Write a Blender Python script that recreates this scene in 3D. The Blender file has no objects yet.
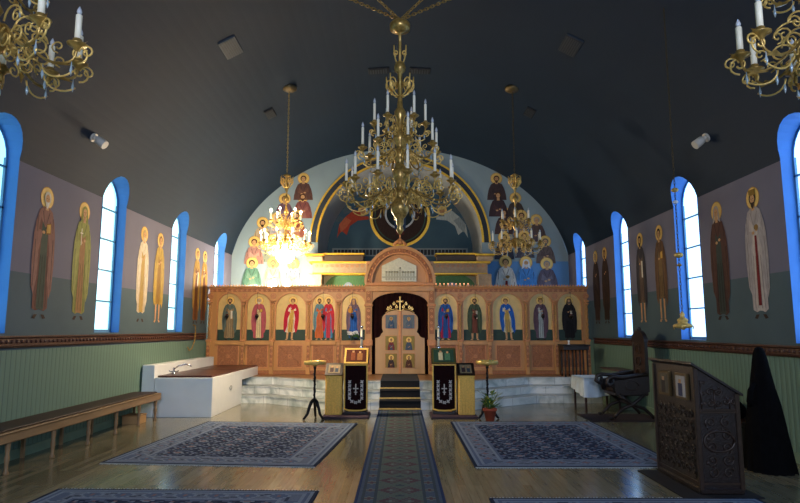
import bpy, math, random
from mathutils import Vector, Matrix
random.seed(7)
PI = math.pi
sc = bpy.context.scene
COL = sc.collection

# ------------------------------------------------------------------ camera
F = 600.0; EYE = 1.6; PITCH = math.atan(78.5 / F)
CS, SN = math.cos(PITCH), math.sin(PITCH)
cd = bpy.data.cameras.new('camera'); cam = bpy.data.objects.new('camera', cd); COL.objects.link(cam)
cam.location = (0, 0, EYE); cam.rotation_euler = (PI / 2 + PITCH, 0, 0)
cd.sensor_width = 36; cd.lens = 36 * F / 800; cd.clip_start = 0.05; cd.clip_end = 200
sc.camera = cam

# ------------------------------------------------------------------ world, exposure
w = bpy.data.worlds.new('world'); sc.world = w; w.use_nodes = True
w.node_tree.nodes['Background'].inputs[0].default_value = (0.35, 0.6, 1.0, 1)
w.node_tree.nodes['Background'].inputs[1].default_value = 0.3
sc.view_settings.view_transform = 'Standard'; sc.view_settings.look = 'None'
sc.view_settings.gamma = 1; sc.view_settings.use_curve_mapping = False
sc.view_settings.exposure = 0.0
sc.cycles.max_bounces = 8; sc.cycles.diffuse_bounces = 5; sc.cycles.glossy_bounces = 4
sc.cycles.sample_clamp_indirect = 4.0
sc.cycles.use_denoising = True
GLASS_E = 3.0       # side window panes
GLASS_L = 1.5
FILL_E = 34.0       # added windows behind the viewer, frontal fill light
BULB_E = 330.0      # lit bulbs of the left chandelier
BOWL_E = 360.0
BACK_FILL_E = 650.0      # globes of the fill lamp added behind the screen

# ------------------------------------------------------------------ image <-> place (measuring helpers)
def G(px, py, z=0.0):            # point on the level z
    H = z - EYE; D = -H * (F / CS) / (py - 330.0)
    return ((px - 400) * D / F, (D - H * SN) / CS)
def W(px, py, Y):                # point on the upright plane at depth Y
    k = (330.0 - py) * CS / F
    D = Y * CS / (1 - k * SN); H = k * D
    return ((px - 400) * D / F, EYE + H)
def WX(px, Y, z=1.6): return W(px, 330 - (z - EYE) * 605 / Y, Y)[0]
def WZ(py, Y): return W(400, py, Y)[1]

# ------------------------------------------------------------------ materials
def lin(h):
    h = h.lstrip('#'); v = [int(h[i:i + 2], 16) / 255 for i in (0, 2, 4)]
    return tuple(x / 12.92 if x <= .04045 else ((x + .055) / 1.055) ** 2.4 for x in v) + (1,)
MATS = {}
def mat(name, col, rough=.6, metal=0, var=0.12, scale=6.0, bump=0.0, bscale=40.0, kind='noise', spec=.5, stretch=None, col2=None, fac=None, coat=0):
    if name in MATS: return MATS[name]
    m = bpy.data.materials.new(name); m.use_nodes = True; nt = m.node_tree; N = nt.nodes; L = nt.links
    b = N['Principled BSDF']; b.inputs['Roughness'].default_value = rough; b.inputs['Metallic'].default_value = metal
    b.inputs['Specular IOR Level'].default_value = spec
    if coat: b.inputs['Coat Weight'].default_value = coat; b.inputs['Coat Roughness'].default_value = .15
    c = lin(col) if isinstance(col, str) else col
    tc = N.new('ShaderNodeTexCoord'); mp = N.new('ShaderNodeMapping'); L.new(tc.outputs['Object'], mp.inputs[0])
    if stretch: mp.inputs['Scale'].default_value = stretch
    if kind == 'wave':
        t = N.new('ShaderNodeTexWave'); t.inputs['Scale'].default_value = scale; t.inputs['Distortion'].default_value = 3; t.inputs['Detail'].default_value = 3
    elif kind == 'voronoi':
        t = N.new('ShaderNodeTexVoronoi'); t.inputs['Scale'].default_value = scale
    else:
        t = N.new('ShaderNodeTexNoise'); t.inputs['Scale'].default_value = scale; t.inputs['Detail'].default_value = 5
    L.new(mp.outputs[0], t.inputs['Vector'])
    src = t.outputs['Distance'] if kind == 'voronoi' else (t.outputs[0])
    r = N.new('ShaderNodeValToRGB'); L.new(src, r.inputs[0])
    c2 = lin(col2) if col2 else tuple(min(1, x * (1 + var)) for x in c[:3]) + (1,)
    c1 = c if col2 else tuple(x * (1 - var) for x in c[:3]) + (1,)
    r.color_ramp.elements[0].color = c1; r.color_ramp.elements[1].color = c2
    r.color_ramp.elements[0].position = .3; r.color_ramp.elements[1].position = .7
    L.new(r.outputs[0], b.inputs['Base Color'])
    if bump:
        t2 = N.new('ShaderNodeTexNoise'); t2.inputs['Scale'].default_value = bscale; t2.inputs['Detail'].default_value = 6
        L.new(tc.outputs['Object'], t2.inputs['Vector'])
        bp = N.new('ShaderNodeBump'); bp.inputs['Strength'].default_value = bump; bp.inputs['Distance'].default_value = .01
        L.new(t2.outputs[0], bp.inputs['Height']); L.new(bp.outputs[0], b.inputs['Normal'])
    MATS[name] = m; return m
def emit(name, col, e):
    if name in MATS: return MATS[name]
    m = bpy.data.materials.new(name); m.use_nodes = True; nt = m.node_tree
    b = nt.nodes['Principled BSDF']; b.inputs['Base Color'].default_value = (0.8, .8, .8, 1)
    b.inputs['Emission Color'].default_value = lin(col); b.inputs['Emission Strength'].default_value = e
    MATS[name] = m; return m
def P(hexcol):                    # flat paint of a painted picture, faint brush variation
    return mat('paint_' + hexcol.strip('#'), hexcol, .7, 0, .18, 14, stretch=(3, 3, .8), spec=.2)

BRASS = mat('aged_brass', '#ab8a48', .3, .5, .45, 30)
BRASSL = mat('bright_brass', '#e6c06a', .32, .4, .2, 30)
CHAINM = mat('chain_brass', '#5c4f33', .45, .6, .2, 30)
GOLD = mat('gold_leaf', '#e6b93c', .42, .55, .15, 30)
HALO = mat('halo_gold_paint', '#e8c266', .5, .0, .10, 30)
HALOD = mat('halo_rim_ochre', '#b98422', .6, .1, .10, 30)
WOOD = mat('honey_oak', '#bf8c50', .42, 0, .14, 5, .15, 60, stretch=(1, 1, .15), kind='noise')
WOODR = mat('carved_cherry', '#9c643b', .55, 0, .25, 22, .35, 90)
WOODH = mat('carved_highlight', '#c98a55', .5, 0, .12, 22)
WOODD = mat('dark_walnut', '#3a2016', .35, 0, .3, 9, .1, 50, stretch=(1, .2, 1))
WOODB = mat('bench_oak', '#8f7350', .5, 0, .2, 8, .1, 50, stretch=(1, .2, 1))
TRIMW = mat('dado_walnut', '#4f2f22', .4, 0, .25, 18, .4, 30)
EBONY = mat('ebony_carved', '#1f1410', .38, 0, .35, 24, .5, 70)
EBONYH = mat('ebony_relief', '#33251c', .35, 0, .3, 24)
BLACK = mat('black_cloth', '#08080a', .95, 0, .3, 12, .3, 30, spec=.1)
IRON = mat('black_iron', '#141417', .4, .7, .2, 20)
VELVET = mat('dark_velvet', '#1c0709', .95, 0, .3, 12, .2, 40, spec=.15)
GOLDCL = mat('gold_brocade', '#f0c058', .6, 0, .08, 40, kind='voronoi')
WHITE = mat('white_paint', '#f0f5f2', .45, 0, .03, 4)
WHITEC = mat('white_linen', '#cfdde4', .8, 0, .06, 10)
CANDLE = mat('candle_sleeve', '#fff3d6', .45, 0, .05, 10)
SILVER = mat('silver', '#b9bec6', .25, 1, .1, 20)
BLUE = mat('window_blue', '#3a78bd', .55, 0, .05, 5)
MUNT = mat('window_bar', '#5d8fb0', .5, 0, .05, 5)
TERRA = mat('terracotta', '#a2492f', .8, 0, .1, 12)
LEAF = mat('leaf_green', '#3f6d2c', .55, 0, .35, 10)
LEAFY = mat('leaf_yellow_green', '#a3a13a', .55, 0, .3, 10)
PETAL = mat('white_petal', '#e8ecec', .6, 0, .05, 10)
GREYFIX = mat('fixture_cream', '#cfcabb', .5, 0, .05, 10)
VENTD = mat('vent_dark', '#10151b', .7, 0, .1, 10)
GLASSM = emit('daylit_glass_left', '#a4ebf6', GLASS_L)
GLASSR = emit('daylit_glass_right', '#9ecdff', GLASS_E)

# ------------------------------------------------------------------ mesh builder
class MB:
    def __init__(s): s.v = []; s.f = []; s.m = []; s.mats = []; s.sm = []
    def mi(s, m):
        if m not in s.mats: s.mats.append(m)
        return s.mats.index(m)
    def face(s, idx, m, smooth=False): s.f.append(tuple(idx)); s.m.append(s.mi(m)); s.sm.append(smooth)
    def add(s, *pts):
        n = len(s.v); s.v.extend([tuple(p) for p in pts]); return list(range(n, n + len(pts)))
    def quad(s, pts, m): s.face(s.add(*pts), m)
    def box(s, x0, x1, y0, y1, z0, z1, m, bev=0.0):
        if bev <= 0:
            a = s.add((x0, y0, z0), (x1, y0, z0), (x1, y1, z0), (x0, y1, z0), (x0, y0, z1), (x1, y0, z1), (x1, y1, z1), (x0, y1, z1))
            for q in ((0, 3, 2, 1), (4, 5, 6, 7), (0, 1, 5, 4), (1, 2, 6, 5), (2, 3, 7, 6), (3, 0, 4, 7)): s.face([a[i] for i in q], m)
        else:
            b = min(bev, (x1 - x0) / 2.01, (y1 - y0) / 2.01, (z1 - z0) / 2.01)
            rings = []
            for z, i in ((z0, b), (z0 + b, 0), (z1 - b, 0), (z1, b)):
                X0, X1, Y0, Y1 = x0 + i, x1 - i, y0 + i, y1 - i
                if i: k = b
                else: k = b
                rings.append(s.add((X0 + k, Y0, z), (X1 - k, Y0, z), (X1, Y0 + k, z), (X1, Y1 - k, z), (X1 - k, Y1, z), (X0 + k, Y1, z), (X0, Y1 - k, z), (X0, Y0 + k, z)))
            for r0, r1 in zip(rings, rings[1:]):
                for i in range(8): s.face([r0[i], r0[(i + 1) % 8], r1[(i + 1) % 8], r1[i]], m)
            s.face(rings[0][::-1], m); s.face(rings[-1], m)
    def prism(s, poly, a, b, m, axis='y'):      # poly in the two other axes, extruded from a to b
        def p(u, v, t):
            return (u, t, v) if axis == 'y' else ((t, u, v) if axis == 'x' else (u, v, t))
        A = s.add(*[p(u, v, a) for u, v in poly]); B = s.add(*[p(u, v, b) for u, v in poly]); n = len(poly)
        s.face(A, m); s.face(B[::-1], m)
        for i in range(n): s.face([A[i], B[i], B[(i + 1) % n], A[(i + 1) % n]], m)
    def lathe(s, prof, m, n=16, c=(0, 0, 0), smooth=True):
        rings = []
        for r, z in prof:
            rings.append(s.add(*[(c[0] + r * math.cos(2 * PI * i / n), c[1] + r * math.sin(2 * PI * i / n), c[2] + z) for i in range(n)]))
        for a, b in zip(rings, rings[1:]):
            for i in range(n): s.face([a[i], a[(i + 1) % n], b[(i + 1) % n], b[i]], m, smooth)
        s.face(rings[0][::-1], m); s.face(rings[-1], m)
    def tube(s, pts, r, m, n=6, r2=None):
        pts = [Vector(p) for p in pts]; rings = []; N = len(pts)
        up = None
        for i, p in enumerate(pts):
            t = (pts[min(i + 1, N - 1)] - pts[max(i - 1, 0)])
            if t.length < 1e-9: t = Vector((0, 0, 1))
            t.normalize()
            if up is None: up = Vector((0, 1, 0)) if abs(t.y) < .9 else Vector((1, 0, 0))
            a = t.cross(up)
            if a.length < 1e-4: up = Vector((0, 0, 1)) if abs(t.z) < .9 else Vector((1, 0, 0)); a = t.cross(up)
            a.normalize(); b = a.cross(t).normalized(); up = b
            rr = r if r2 is None else r + (r2 - r) * i / (N - 1)
            rings.append(s.add(*[p + a * rr * math.cos(2 * PI * k / n) + b * rr * math.sin(2 * PI * k / n) for k in range(n)]))
        for A, B in zip(rings, rings[1:]):
            for k in range(n): s.face([A[k], A[(k + 1) % n], B[(k + 1) % n], B[k]], m, True)
        s.face(rings[0][::-1], m); s.face(rings[-1], m)
    def ball(s, c, r, m, n=10, sz=1.0):
        s.lathe([(r * math.sin(PI * max(.04, min(.96, i / 6))), -r * sz * math.cos(PI * i / 6)) for i in range(7)], m, n, c)
    def poly(s, pts, y, m): # flat polygon in xz facing -y
        s.face(s.add(*[(u, y, v) for u, v in pts]), m)
    def ell(s, cx, cz, rx, rz, y, m, n=14):
        s.poly([(cx + rx * math.cos(2 * PI * i / n), cz + rz * math.sin(2 * PI * i / n)) for i in range(n)], y, m)
    def ring(s, cx, cz, r0, r1, y, m, a0=0, a1=2 * PI, n=32, depth=0):
        for i in range(n):
            a, b = a0 + (a1 - a0) * i / n, a0 + (a1 - a0) * (i + 1) / n
            q = [(cx + r * math.cos(t), cz + r * math.sin(t)) for r, t in ((r0, a), (r1, a), (r1, b), (r0, b))]
            if depth: s.prism(q, y, y + depth, m)
            else: s.poly(q, y, m)
    def build(s, name, parent=None, loc=None, rz=0):
        me = bpy.data.meshes.new(name); me.from_pydata(s.v, [], s.f)
        for m in s.mats: me.materials.append(m)
        me.polygons.foreach_set('material_index', s.m); me.polygons.foreach_set('use_smooth', s.sm); me.update()
        o = bpy.data.objects.new(name, me); COL.objects.link(o)
        if parent: o.parent = parent
        if loc is not None: o.location = loc
        if rz: o.rotation_euler = (0, 0, rz)
        return o
def thing(name, label, cat, loc=(0, 0, 0), rz=0, group=None):
    o = bpy.data.objects.new(name, None); COL.objects.link(o); o.location = loc; o.rotation_euler = (0, 0, rz)
    o.empty_display_size = .1
    return tag(o, label, cat, group)
def tag(o, label, cat, group=None, kind=None):
    o['label'] = label; o['category'] = cat
    if group: o['group'] = group
    if kind: o['kind'] = kind
    return o
def struct(o): o['kind'] = 'structure'; return o
def copy_tree(o, parent=None):
    c = o.copy(); COL.objects.link(c)
    if parent: c.parent = parent
    for ch in [k for k in bpy.data.objects if k.parent == o]: copy_tree(ch, c)
    return c

# ================================================================== ROOM SHELL
XW = 4.83; R = 5.28; ZC = 1.6; ZS = ZC + math.sqrt(R * R - XW * XW); YB = 17.1; YF = -5.0
WIN = [6.97, 9.97, 12.97, 15.93, 3.97, 0.97, -2.03]; WHW = 0.42; RV = 0.17
SILL = {-1: 1.56, 1: 1.44}; WSPR = 3.76; TRZ = {-1: (1.38, 1.53), 1: (1.27, 1.41)}
def prof(z):
    if z <= ZS: return XW
    z = min(z, ZC + R)
    return .5 * math.sqrt(max(0, R * R - (z - ZC) ** 2)) + .5 * XW * math.sqrt(max(0, 1 - ((z - ZS) / (ZC + R - ZS)) ** 2))
def ceil(x):
    lo_, hi_ = ZS, ZC + R
    for _ in range(40):
        mid_ = (lo_ + hi_) / 2
        if prof(mid_) > abs(x): lo_ = mid_
        else: hi_ = mid_
    return lo_
def vault_hit(px, py):
    a = (px - 400) / F; k = (330 - py) * CS / F; lo_, hi_ = 1.0, 40.0
    for _ in range(50):
        D = (lo_ + hi_) / 2
        if k * D + EYE < ZC + R and abs(a * D) < prof(EYE + k * D): lo_ = D
        else: hi_ = D
    D = lo_; h = k * D
    return a * D, (D - h * SN) / CS, EYE + h

def wallmat(name):
    m = bpy.data.materials.new(name); m.use_nodes = True; nt = m.node_tree; N = nt.nodes; L = nt.links
    b = N['Principled BSDF']; b.inputs['Roughness'].default_value = .75; b.inputs['Specular IOR Level'].default_value = .25
    g = N.new('ShaderNodeNewGeometry'); sp = N.new('ShaderNodeSeparateXYZ'); L.new(g.outputs['Position'], sp.inputs[0])
    def step(th):
        q = N.new('ShaderNodeMath'); q.operation = 'GREATER_THAN'; L.new(sp.outputs['Z'], q.inputs[0]); q.inputs[1].default_value = th; return q.outputs[0]
    def mix(f, a, c):
        x = N.new('ShaderNodeMix'); x.data_type = 'RGBA'; L.new(f, x.inputs[0])
        for s_, v in ((6, a), (7, c)):
            if isinstance(v, tuple): x.inputs[s_].default_value = v
            else: L.new(v, x.inputs[s_])
        return x.outputs[2]
    # bead board below, slate band, mauve above
    wv = N.new('ShaderNodeTexWave'); wv.bands_direction = 'Y'; wv.inputs['Scale'].default_value = 3.2; L.new(g.outputs['Position'], wv.inputs[0])
    rp = N.new('ShaderNodeValToRGB'); L.new(wv.outputs[0], rp.inputs[0]); rp.color_ramp.elements[0].position = 0; rp.color_ramp.elements[1].position = .12
    rp.color_ramp.elements[0].color = lin('#586c60'); rp.color_ramp.elements[1].color = lin('#6f8b7a')
    nz = N.new('ShaderNodeTexNoise'); nz.inputs['Scale'].default_value = 1.6; nz.inputs['Detail'].default_value = 6; L.new(g.outputs['Position'], nz.inputs[0])
    slate = N.new('ShaderNodeValToRGB'); L.new(nz.outputs[0], slate.inputs[0]); slate.color_ramp.elements[0].color = lin('#48595e'); slate.color_ramp.elements[1].color = lin('#556970')
    mau = N.new('ShaderNodeValToRGB'); L.new(nz.outputs[0], mau.inputs[0]); mau.color_ramp.elements[0].color = lin('#696878'); mau.color_ramp.elements[1].color = lin('#777686')
    c = mix(step(2.33), slate.outputs[0], mau.outputs[0])
    c = mix(step(1.35), rp.outputs[0], c)
    L.new(c, b.inputs['Base Color'])
    bp = N.new('ShaderNodeBump'); bp.inputs['Strength'].default_value = .4; bp.inputs['Distance'].default_value = .01
    mm = N.new('ShaderNodeMath'); mm.operation = 'LESS_THAN'; L.new(sp.outputs['Z'], mm.inputs[0]); mm.inputs[1].default_value = 1.35
    m2 = N.new('ShaderNodeMath'); m2.operation = 'MULTIPLY'; L.new(wv.outputs[0], m2.inputs[0]); L.new(mm.outputs[0], m2.inputs[1])
    L.new(m2.outputs[0], bp.inputs['Height']); L.new(bp.outputs[0], b.inputs['Normal'])
    return m
WALLM = wallmat('painted_side_wall')
VAULT = mat('vault_slate_paint', '#17293a', .66, 0, .07, 1.2, .08, 15, spec=.25)

def side_wall(s, name):
    b = MB(); ys = [YF]
    for c in sorted(WIN): ys += [c - WHW, c + WHW]
    ys.append(YB)
    for i, (y0, y1) in enumerate(zip(ys, ys[1:])):
        top = SILL[s] if i % 2 else ZS
        b.quad([(s * XW, y0, 0), (s * XW, y1, 0), (s * XW, y1, top), (s * XW, y0, top)], WALLM)
    struct(b.build(name))
def archz(dy): return WSPR + math.sqrt(max(0, WHW ** 2 - dy * dy))
def vault():
    b = MB(); cols = []; ys = [YF, YB]
    for c in WIN:
        for k in range(13): ys.append(c - WHW * math.cos(PI * k / 12))
    ys += [c - 1.5 for c in WIN]
    ys = sorted(set(round(y, 5) for y in ys)); ZT = 4.4
    def zl(y, mid):
        for c in WIN:
            if abs(mid - c) < WHW: return archz(min(WHW, abs(y - c)))
        return ZS
    for s in (-1, 1):
        for y0, y1 in zip(ys, ys[1:]):
            mid = (y0 + y1) / 2; K = 6
            for k in range(K):
                q = []
                for (y, kk) in ((y0, k), (y1, k), (y1, k + 1), (y0, k + 1)):
                    z0 = zl(y, mid); z = z0 + (ZT - z0) * kk / K; q.append((s * prof(z), y, z))
                b.face(b.add(*q), VAULT, False)
    n = 64; pf = []
    for i in range(n // 2 + 1):
        t = math.radians(90) * i / (n // 2); zz_ = ZT + (ZC + R - ZT) * math.sin(t); pf.append((prof(zz_), zz_))
    pf[-1] = (0, ZC + R); pf = pf + [(-x_, z_) for x_, z_ in pf[-2::-1]]
    for (xa, za), (xb, zb) in zip(pf, pf[1:]):
        for y0, y1 in zip(range(-5, 17, 2), list(range(-3, 17, 2)) + [YB]):
            b.face(b.add((xa, y0, za), (xa, y1, za), (xb, y1, zb), (xb, y0, zb)), VAULT, True)
    struct(b.build('ceiling'))
side_wall(-1, 'wall_left'); side_wall(1, 'wall_right'); vault()

# windows
def window(s, c, n):
    out = [(c - WHW, SILL[s])] + [(c - WHW * math.cos(PI * k / 12), WSPR + WHW * math.sin(PI * k / 12)) for k in range(13)] + [(c + WHW, SILL[s])]
    XG = XW + RV; GM = GLASSM if s < 0 else GLASSR
    b = MB(); m = len(out)
    for i in range(m):
        (y0, z0), (y1, z1) = out[i], out[(i + 1) % m]
        # reveal: inner lip sits 1 cm into the room
        b.quad([(s * (prof(z0) - .004), y0, z0), (s * (prof(z1) - .004), y1, z1), (s * XG, y1, z1), (s * XG, y0, z0)], BLUE)
    fr = struct(b.build('window_%d' % n))
    g = MB(); g.face(g.add(*[(s * XG, y, z) for y, z in out]), GM); g.build('window_glass', fr)
    q = MB(); x0, x1 = sorted((s * XG, s * (XG - .03)))
    for y, z in ((0, SILL[s] + .52 * k) for k in range(1, 5)): q.box(x0, x1, c - WHW, c + WHW, z - .012, z + .012, MUNT)
    q.box(x0, x1, c - WHW, c - WHW + .035, SILL[s], WSPR, MUNT); q.box(x0, x1, c + WHW - .035, c + WHW, SILL[s], WSPR, MUNT)
    q.box(x0, x1, c - WHW, c + WHW, SILL[s], SILL[s] + .05, MUNT)
    for i in range(1, m - 2):
        (ya, za), (yb, zb) = out[i], out[i + 1]; f = .92
        q.quad([(s * (XG - .03), ya, za), (s * (XG - .03), yb, zb), (s * (XG - .03), c + (yb - c) * f, WSPR + (zb - WSPR) * f), (s * (XG - .03), c + (ya - c) * f, WSPR + (za - WSPR) * f)], MUNT)
    q.build('window_bars', fr)
n = 1
for s in (-1, 1):
    for c in WIN: window(s, c, n); n += 1

# floor
def floormat():
    m = bpy.data.materials.new('oak_floorboards'); m.use_nodes = True; nt = m.node_tree; N = nt.nodes; L = nt.links
    b = N['Principled BSDF']; b.inputs['Roughness'].default_value = .17; b.inputs['Specular IOR Level'].default_value = .75
    tc = N.new('ShaderNodeTexCoord'); mp = N.new('ShaderNodeMapping'); mp.inputs['Rotation'].default_value = (0, 0, PI / 2)
    L.new(tc.outputs['Object'], mp.inputs[0])
    br = N.new('ShaderNodeTexBrick'); L.new(mp.outputs[0], br.inputs[0]); br.inputs['Scale'].default_value = 1.0
    br.inputs['Brick Width'].default_value = 1.3; br.inputs['Row Height'].default_value = .085; br.inputs['Mortar Size'].default_value = .0015
    br.inputs['Color1'].default_value = lin('#7c785f'); br.inputs['Color2'].default_value = lin('#9d967b'); br.inputs['Mortar'].default_value = lin('#2e241a')
    nz = N.new('ShaderNodeTexNoise'); mp2 = N.new('ShaderNodeMapping'); mp2.inputs['Scale'].default_value = (14, 1, 1); L.new(tc.outputs['Object'], mp2.inputs[0]); L.new(mp2.outputs[0], nz.inputs[0]); nz.inputs['Scale'].default_value = 3
    mx = N.new('ShaderNodeMix'); mx.data_type = 'RGBA'; mx.blend_type = 'MULTIPLY'; mx.inputs[0].default_value = .5
    L.new(br.outputs[0], mx.inputs[6]); L.new(nz.outputs[0], mx.inputs[7]); L.new(mx.outputs[2], b.inputs['Base Color'])
    n2 = N.new('ShaderNodeTexNoise'); n2.inputs['Scale'].default_value = 2.5; L.new(tc.outputs['Object'], n2.inputs[0])
    bp = N.new('ShaderNodeBump'); bp.inputs['Strength'].default_value = .05; bp.inputs['Distance'].default_value = .02; L.new(n2.outputs[0], bp.inputs['Height']); L.new(bp.outputs[0], b.inputs['Normal'])
    return m
b = MB(); b.box(-XW, XW, YF, 19.6, -.1, 0, floormat()); struct(b.build('floor'))

# back wall (behind the icon screen) with apse opening
AR = 2.36; AZ = 4.10
BACKM = mat('back_wall_blue', '#8c9fa3', .75, 0, .06, 1.5, spec=.2)
BACKL = mat('back_wall_lower_blue', '#5f8fbe', .75, 0, .06, 1.5, spec=.2)
b = MB(); xs = sorted(set([-XW, XW] + [round(-XW + 2 * XW * i / 60, 4) for i in range(61)] + [round(AR * math.cos(PI * i / 32), 4) for i in range(33)]))
for x0, x1 in zip(xs, xs[1:]):
    mid = (x0 + x1) / 2
    def lo(x): return AZ + math.sqrt(max(0, AR * AR - x * x)) if abs(mid) < AR else 3.55
    def hi(x): return ceil(x) + .01 if abs(x) < XW - .001 else ZS
    b.quad([(x0, YB, lo(x0)), (x1, YB, lo(x1)), (x1, YB, hi(x1)), (x0, YB, hi(x0))], BACKM)
    if abs(mid) > AR: b.quad([(x0, YB, 0), (x1, YB, 0), (x1, YB, 3.55), (x0, YB, 3.55)], BACKL if mid > 0 else BACKM)
struct(b.build('wall_back'))
# apse: barrel and end wall
APM = mat('apse_reveal', '#a9aeb0', .75, 0, .06, 2, spec=.2); APB = mat('apse_mural_teal', '#44606e', .75, 0, .1, 1.2, spec=.2)
YA = 19.3
b = MB()
for i in range(32):
    a, c = PI * i / 32, PI * (i + 1) / 32
    b.quad([(AR * math.cos(t), y, AZ + AR * math.sin(t)) for t, y in ((a, YB), (a, YA), (c, YA), (c, YB))], APM)
for s in (-1, 1): b.quad([(s * AR, YB, 0), (s * AR, YA, 0), (s * AR, YA, AZ), (s * AR, YB, AZ)], APM)
struct(b.build('wall_apse_side'))
b = MB(); b.poly([(AR, 0)] + [(AR * math.cos(PI * i / 32), AZ + AR * math.sin(PI * i / 32)) for i in range(33)] + [(-AR, 0)], YA, APB); struct(b.build('wall_apse_end'))
# wall behind the viewer; its two glowing windows are added for fill light
FRM = mat('front_wall', '#77808a', .8, 0, .05, 2)
b = MB(); b.box(-5.3, 5.3, YF - .1, YF, 0, 7, FRM); struct(b.build('wall_front'))
FILLM = emit('fill_window_glow', '#d6e2ff', FILL_E)
for k, x in enumerate((0.0, 2.0)):
    f = MB()
    for (xa, xb, za, zb) in ((-.75, -.68, 2.5, 5.1), (.68, .75, 2.5, 5.1), (-.68, .68, 2.5, 2.57), (-.68, .68, 5.03, 5.1), (-.03, .03, 2.57, 5.03)):
        f.box(x + xa, x + xb, YF, YF + .06, za, zb, BLUE)
    fo = struct(f.build('window_%d' % (15 + k)))  # numbered on from the side windows, but an added light source
    g = MB(); g.quad([(x - .68, YF + .02, 2.57), (x - .68, YF + .02, 5.03), (x + .68, YF + .02, 5.03), (x + .68, YF + .02, 2.57)], FILLM); g.build('window_glass', fo)

# dado mouldings
for s, nm in ((-1, 1), (1, 2)):
    z0, z1 = TRZ[s]; b = MB()
    pr = [(0, z0), (.03, z0), (.045, z0 + .02), (.03, z0 + .035), (.03, z1 - .04), (.06, z1 - .02), (.06, z1), (0, z1)]
    b.prism([(s * (XW - u), z) for u, z in pr], YF, 15.0, TRIMW, 'y')
    # carved vine running along the moulding
    for i in range(150):
        y = 15.0 - .1 - i * .1
        if y < 3: break
        b.ball((s * (XW - .032), y, (z0 + z1) / 2), .024, TRIMW, 6)
    struct(b.build('trim_%d' % nm))
for s, nm in ((-1, 'left'), (1, 'right')):
    b = MB(); x0, x1 = sorted((s * XW, s * (XW - .02))); b.box(x0, x1, YF, 13.4, 0, .12, mat('baseboard_green', '#6f8870', .6)); struct(b.build('baseboard_' + nm))

# ================================================================== SOLEA (raised platform with marble steps)
ZSOL = .51; RIS = .17; TR = .38
def marble():
    m = bpy.data.materials.new('veined_marble'); m.use_nodes = True; nt = m.node_tree; N = nt.nodes; L = nt.links
    b = N['Principled BSDF']; b.inputs['Roughness'].default_value = .3
    tc = N.new('ShaderNodeTexCoord'); nz = N.new('ShaderNodeTexNoise'); nz.inputs['Scale'].default_value = 1.8; nz.inputs['Detail'].default_value = 8; nz.inputs['Distortion'].default_value = 1.5
    L.new(tc.outputs['Object'], nz.inputs[0]); r = N.new('ShaderNodeValToRGB'); L.new(nz.outputs[0], r.inputs[0])
    r.color_ramp.elements[0].position = .32; r.color_ramp.elements[0].color = lin('#aab6b1'); r.color_ramp.elements[1].position = .55; r.color_ramp.elements[1].color = lin('#eef1ec')
    br = N.new('ShaderNodeTexBrick'); mp = N.new('ShaderNodeMapping'); mp.inputs['Rotation'].default_value = (PI / 2, 0, 0); L.new(tc.outputs['Object'], mp.inputs[0]); L.new(mp.outputs[0], br.inputs[0])
    br.inputs['Scale'].default_value = 1; br.inputs['Brick Width'].default_value = .6; br.inputs['Row Height'].default_value = RIS; br.inputs['Mortar Size'].default_value = .004
    br.inputs['Color1'].default_value = (1, 1, 1, 1); br.inputs['Color2'].default_value = (.78, .83, .82, 1); br.inputs['Mortar'].default_value = (.25, .27, .27, 1)
    mx = N.new('ShaderNodeMix'); mx.data_type = 'RGBA'; mx.blend_type = 'MULTIPLY'; mx.inputs[0].default_value = .8
    L.new(r.outputs[0], mx.inputs[6]); L.new(br.outputs[0], mx.inputs[7]); L.new(mx.outputs[2], b.inputs['Base Color'])
    return m
MARB = marble()
SOLF = mat('solea_wood_floor', '#9a6f45', .35, 0, .12, 6, stretch=(.3, 6, 1))
def frontline(x):      # front edge of the lowest step
    ax = abs(x)
    if ax < 1.5: return 12.42
    if ax < 2.95: return 12.42 + (13.5 - 12.42) * (ax - 1.5) / 1.45 * (1 - .0)
    return 13.5
xs = [-XW + .02, -3.8, -2.95, -2.6, -2.2, -1.8, -1.5, -.9, 0, .9, 1.5, 1.8, 2.2, 2.6, 2.95, 3.8, XW - .02]
b = MB()
for k in range(3):
    pl = [(x, frontline(x) + TR * k) for x in xs] + [(XW - .02, 16.9), (-XW + .02, 16.9)]
    b.prism(pl, RIS * k, RIS * (k + 1) - .02, MARB, 'z')
    # nosing slab
    pl2 = [(x, frontline(x) + TR * k - .02) for x in xs] + [(XW - .02, 16.9), (-XW + .02, 16.9)]
    b.prism(pl2, RIS * (k + 1) - .02, RIS * (k + 1), MARB, 'z')
pl = [(x, frontline(x) + TR * 2 + .25) for x in xs] + [(XW - .03, 16.8), (-XW + .03, 16.8)]
struct(b.build('floor_platform'))
b = MB(); b.prism(pl, ZSOL, ZSOL + .004, SOLF, 'z'); struct(b.build('floor_platform_boards'))

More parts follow.
